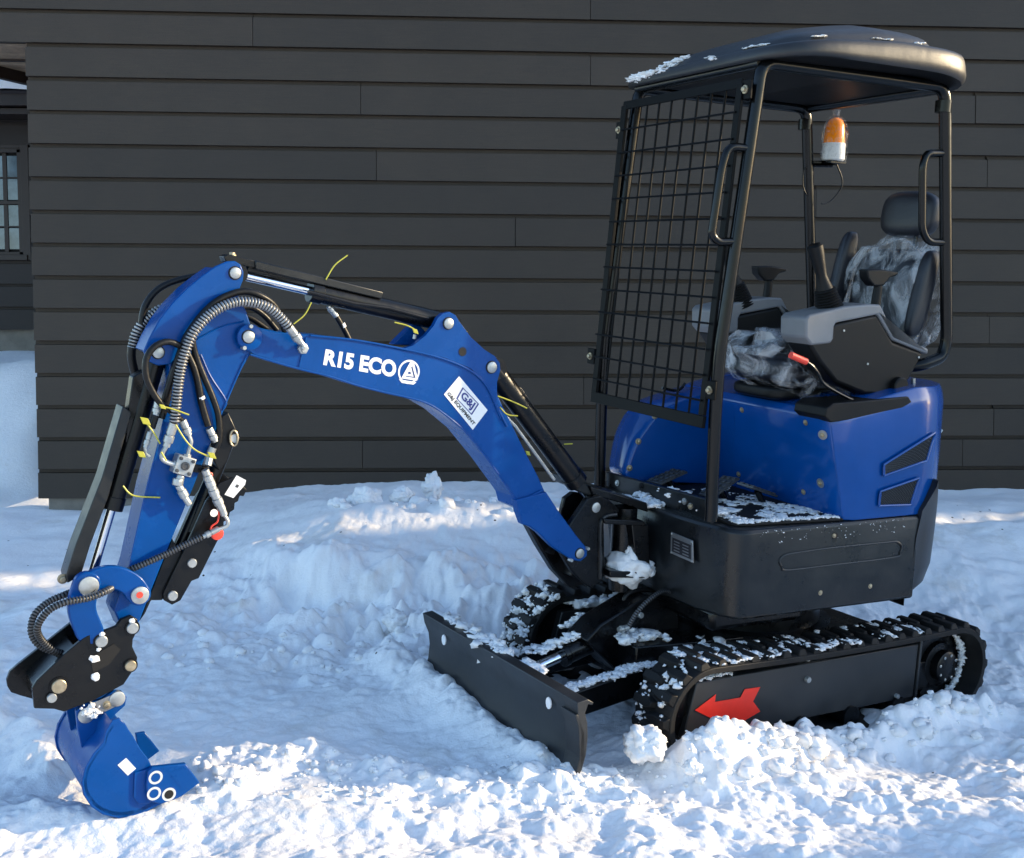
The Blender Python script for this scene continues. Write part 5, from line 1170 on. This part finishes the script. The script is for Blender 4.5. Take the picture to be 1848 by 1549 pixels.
# ================================================================ HOUSE WALL
EXPO = .1905
def wl(px, py): return w_plane(px, py, WALL_P, WALL_N)
zrow = wl(100, 17.5).z; row_ys = [17.5, 79, 140, 199, 259, 319.5, 378, 438, 496.5, 552.6, 612, 670, 729.7, 787, 844.5, 897]
zs = [wl(100, y).z for y in row_ys]; st = (zs[0] - zs[14]) / 14
zs = [zs[0] - st * k for k in range(15)] + [wl(100, 897).z]
s0 = (CORNER - WALL_P).dot(WALL_T); s1 = s0 + 14
house = thing('house_wall', 'long dark house wall with overlapping horizontal boards behind the excavator', 'wall', Matrix.Translation((CORNER.x, CORNER.y, 0)))
loc0 = Vector((CORNER.x, CORNER.y, 0))
joints = {0: [(1065, 10)], 1: [(458, 55)], 2: [(1238, 75), (1065, 110)], 3: [(652, 180)], 4: [], 5: [(680, 292)], 6: [], 7: [(930, 417)], 8: [(1457, 490)], 9: [(560, 520)], 10: [], 11: [], 12: [(1053, 700)], 13: [(1790, 760)], 14: [(655, 815)], 15: [(880, 860)]}
def board(sa, sb, ztop, zbot, parent, tang, nor, org, m, jit, name='siding_board'):
    o = org + tang * sa + Vector((0, 0, 0)); L = tang * (sb - sa); t0, t1 = .001, .034 + jit
    zb, zt = zbot - .004 + jit * .3, ztop + .002
    pr = [o + nor * t1 + Vector((0, 0, zb)), o + nor * (t1 - .007) + Vector((0, 0, zt - .0305)), o + nor * t0 + Vector((0, 0, zt - .0280)), o + nor * t0 + Vector((0, 0, zt)), o + Vector((0, 0, zt)), o + nor * .001 + Vector((0, 0, zb))]
    return MB().prism(pr, L).build(name, m, parent, .0015, 1)
ORG = CORNER - Vector((CORNER.x, CORNER.y, CORNER.z))
rj = np.random.RandomState(3)
tops = [zs[0] + st] + zs
rows = [(zs[0] + st * (k + 1), zs[0] + st * k) for k in range(8, 0, -1)] + [(tops[k], tops[k + 1]) for k in range(16)]
for r_i, (zt, zb) in enumerate(rows):
    js = sorted([(wl(*j) - WALL_P).dot(WALL_T) - s0 for j in joints.get(r_i - 8, [])]); start = 0.0 if r_i >= 10 else -2.6
    extra = [v for v in (js[-1] + 3.66 if js else 4.2 + rj.rand() * 2,) if v < 14]; cuts = [start + (rj.rand() - .5) * .008] + js + extra + [14.0]
    if r_i < 10: cuts.insert(1, -.5 - rj.rand()); cuts.sort()
    for a, b in zip(cuts, cuts[1:]):

        if b - a > .05: board(a, b - .003, zt, zb, house, WALL_T, WALL_N, Vector((0, 0, 0)), 'siding', (rj.rand() - .5) * .005)
MB().box(Vector((0, 0, zs[15] - .01)) - WALL_N * .16 + WALL_T * .01, WALL_T * 14, WALL_N * .158, Vector((0, 0, zs[0] + st * 8.9 - zs[15]))).build('wall_core', 'siding', house)
MB().box(-WALL_N * .10 + WALL_T * .045 + Vector((0, 0, -1.2)), WALL_T * 13.9, WALL_N * .095, Vector((0, 0, zs[15] + 1.19))).build('foundation', 'conc', house)
MB().box(WALL_T * .03 + Vector((0, 0, zs[15])) - WALL_N * .10, -WALL_T * .02, -WALL_N * 3.4, Vector((0, 0, 4.4))).build('return_wall', 'siding', house)
for px, py in ((945, 326), (395, 437), (142, 492), (872, 31), (965, 577)):
    p = wl(px, py) - loc0 + WALL_N * .02; MB().lathe(p, WALL_N, [(0, .007), (.004, .007), (.005, .003)], 8).build('nail_knot', 'dark', house)
rk = np.random.RandomState(9); nm = MB()
for row in range(16):
    zb = rows[row + 8][1]
    for k in range(16):
        sx = .25 + k * .405; p = WALL_T * (sx + (rj.rand() - .5) * .02) + Vector((0, 0, zb + .028)) + WALL_N * .019
        nm.lathe(p, WALL_N, [(0, .004), (.0012, .0035)], 6)
o = nm.build('siding_nails', 'dark', house); o['kind'] = 'stuff'
# overhanging upper floor to the left: soffit seen from below
so = Vector((0, 0, wl(30, 62).z))
so = Vector((0, 0, wl(30, 78).z))
MB().prism([so - WALL_T * 2.6, so + WALL_T * .04, so + WALL_T * .04 - WALL_N * 1.5, so - WALL_T * .19 - WALL_N * .92, so - WALL_T * .4 - WALL_N * .55, so - WALL_T * 2.6 - WALL_N * .55], Vector((0, 0, .05))).build('soffit', 'osb', house)
MB().box(so + Vector((0, 0, .05)) - WALL_T * 2.6 - WALL_N * .4, WALL_T * 2.6, WALL_N * .39, Vector((0, 0, 1.6))).build('overhang_core', 'siding', house)
MB().box(so + WALL_N * .012 - WALL_T * 2.6, WALL_T * 2.59, -WALL_N * .03, Vector((0, 0, .10))).build('soffit_trim', 'trim', house)
bq = [so + WALL_T * .04 - WALL_N * 1.5, so - WALL_T * .19 - WALL_N * .92, so - WALL_T * .4 - WALL_N * .55]
MB().prism(bq + [p - WALL_N * .06 - WALL_T * .02 for p in bq[::-1]], Vector((0, 0, -.07))).build('soffit_beam', 'trim', house)
MB().box(so - WALL_N * .4 - WALL_T * 2.6 - Vector((0, 0, .012)), WALL_T * 2.6, -WALL_N * .03, Vector((0, 0, .012))).build('soffit_strip', 'trim', house)

# far wing with the window
WP = w_depth(30, 500, 9.8); wn_ = Vector((0, -1, 0)); wt_ = Vector((1, 0, 0))
def wf(px, py): return w_plane(px, py, WP, wn_)
wo = wf(-400, 600); wing = thing('house_wing', 'brown house wing with paned window and snowy eave left of the long wall', 'house', Matrix.Translation((wo.x, wo.y, 0)))
WO = Vector((wo.x, wo.y, 0)); zt_w = wf(30, 205).z; e2 = .1905
zbase = wf(30, 594).z; k = 0; z = zbase; wr_ = wf(70, 500).x - wo.x + 1.6
wx0, wx1 = wf(-120, 300).x - wo.x, wf(53, 300).x - wo.x; wz0, wz1 = wf(30, 468).z, wf(30, 270).z
while z < zt_w:
    segs = [(0, wr_)] if (z + e2 < wz0 or z > wz1) else [(0, wx0), (wx1, wr_)]
    if segs == [(0, wx0), (wx1, wr_)] or True:
        for a, b in segs: board(a, b, min(z + e2, zt_w), z, wing, wt_, wn_, Vector((0, 0, 0)), 'siding2', 0)
    z += e2
MB().box(Vector((0, .2, zbase)), Vector((wx0, 0, 0)), Vector((0, -.19, 0)), Vector((0, 0, zt_w - zbase))).build('wall_core', 'siding2', wing)
MB().box(Vector((wx1, .2, zbase)), Vector((wr_ - wx1, 0, 0)), Vector((0, -.19, 0)), Vector((0, 0, zt_w - zbase))).build('wall_core', 'siding2', wing)
MB().box(Vector((wx0, .2, zbase)), Vector((wx1 - wx0, 0, 0)), Vector((0, -.19, 0)), Vector((0, 0, wz0 - zbase))).build('wall_core', 'siding2', wing)
MB().box(Vector((wx0, .2, wz1)), Vector((wx1 - wx0, 0, 0)), Vector((0, -.19, 0)), Vector((0, 0, zt_w - wz1))).build('wall_core', 'siding2', wing)
MB().box(Vector((0, .18, -1)), Vector((wr_, 0, 0)), Vector((0, -.15, 0)), Vector((0, 0, zbase + 1))).build('foundation', 'conc', wing)
win = MB().box(Vector((wx0, .03, wz0)), Vector((wx1 - wx0, 0, 0)), Vector((0, .02, 0)), Vector((0, 0, wz1 - wz0))).build('window', 'dark', wing)
def wb(name, x0, x1, y0_, y1_, m, d0, d1, par):
    a, b = wf(x0, y1_), wf(x1, y0_); return MB().box(Vector((a.x - wo.x, d0, a.z)), Vector((b.x - a.x, 0, 0)), Vector((0, d1 - d0, 0)), Vector((0, 0, b.z - a.z))).build(name, m, par, .002)
for y0_, y1_ in ((277, 366), (366, 455)):
    for x0, x1 in ((-50, -22), (-18, 8), (12, 36)):
        for h in (0, 1):
            ya = y0_ + 4 + h * (y1_ - y0_ - 6) / 2; yb = ya + (y1_ - y0_ - 8) / 2 - 2; wb('pane', x0, x1 + (2 if y0_ > 300 else 0), ya, yb, 'glass', .012, .02, win)
wb('window_frame', 37, 44, 270, 460, 'trim', -.02, .03, win); wb('window_frame', -60, 44, 455, 462, 'trim', -.02, .03, win); wb('window_frame', -60, 44, 268, 276, 'trim', -.02, .03, win); wb('meeting_rail', -60, 40, 363, 369, 'trim', -.01, .025, win)
wb('window_trim', 45, 53, 262, 470, 'trim', -.035, .0, win); wb('window_trim', -60, 53, 461, 470, 'trim', -.05, .0, win); wb('window_trim', -60, 53, 262, 268, 'trim', -.03, .0, win)
for x in (9.5,): wb('muntin', x - 1, x + 1, 276, 455, 'trim', .004, .02, win)
for y in (321, 409): wb('muntin', -50, 38, y - 1, y + 1, 'trim', .003, .02, win)
ez = zt_w
MB().box(Vector((0, -.35, ez)), Vector((wr_, 0, 0)), Vector((0, .38, 0)), Vector((0, 0, .11))).build('eave_board', 'trim', wing, .004)
MB().box(Vector((0, -.30, ez - .06)), Vector((wr_, 0, 0)), Vector((0, .3, 0)), Vector((0, 0, .05))).build('eave_trim', 'trim', wing, .004)
MB().prism([Vector((0, -.38, ez + .11)), Vector((0, 3.2, ez + 1.3)), Vector((0, 3.2, ez + 1.1)), Vector((0, -.36, ez + .09))], Vector((wr_, 0, 0))).build('roof', 'trim', wing)
sn = MB()
sec = [(-.40, .115), (-.42, .17), (-.36, .24), (0, .36), (1.0, .72), (3.2, 1.5), (3.2, 1.3)]
sn.loft([[Vector((x, y + .02 * mnoise.noise(Vector((x * 2, y, 0))), ez + z_ + .015 * mnoise.noise(Vector((x * 3, y * 2, 1))))) for y, z_ in sec] for x in np.linspace(.02, wr_ - .02, 40)])
rs_o = sn.build('roof_snow_layer', 'snowc', None); rs_o.matrix_world = Matrix.Translation((wo.x, wo.y, 0)); rs_o['label'] = 'thick snow layer on the roof edge of the brown wing'; rs_o['category'] = 'snow'; rs_o['kind'] = 'stuff'

snow_heap('deck_specks', 'tiny snow specks stuck on the near side of the deck', lambda r: A.p(.3 - .65 * r.rand(), .458, .695 - .05 * r.rand() ** 2), None, 26, seed=21, flat=.6, r0=.0015, r1=.004)

sb = lambda r: K(158 + r.randn() * 7 + 6, 1283 + r.randn() * 5, .084)
snow_heap('bucket_snow', 'snow clump on the bucket pins below the black coupler', sb, None, 22, seed=25, flat=.8, r0=.004, r1=.011)
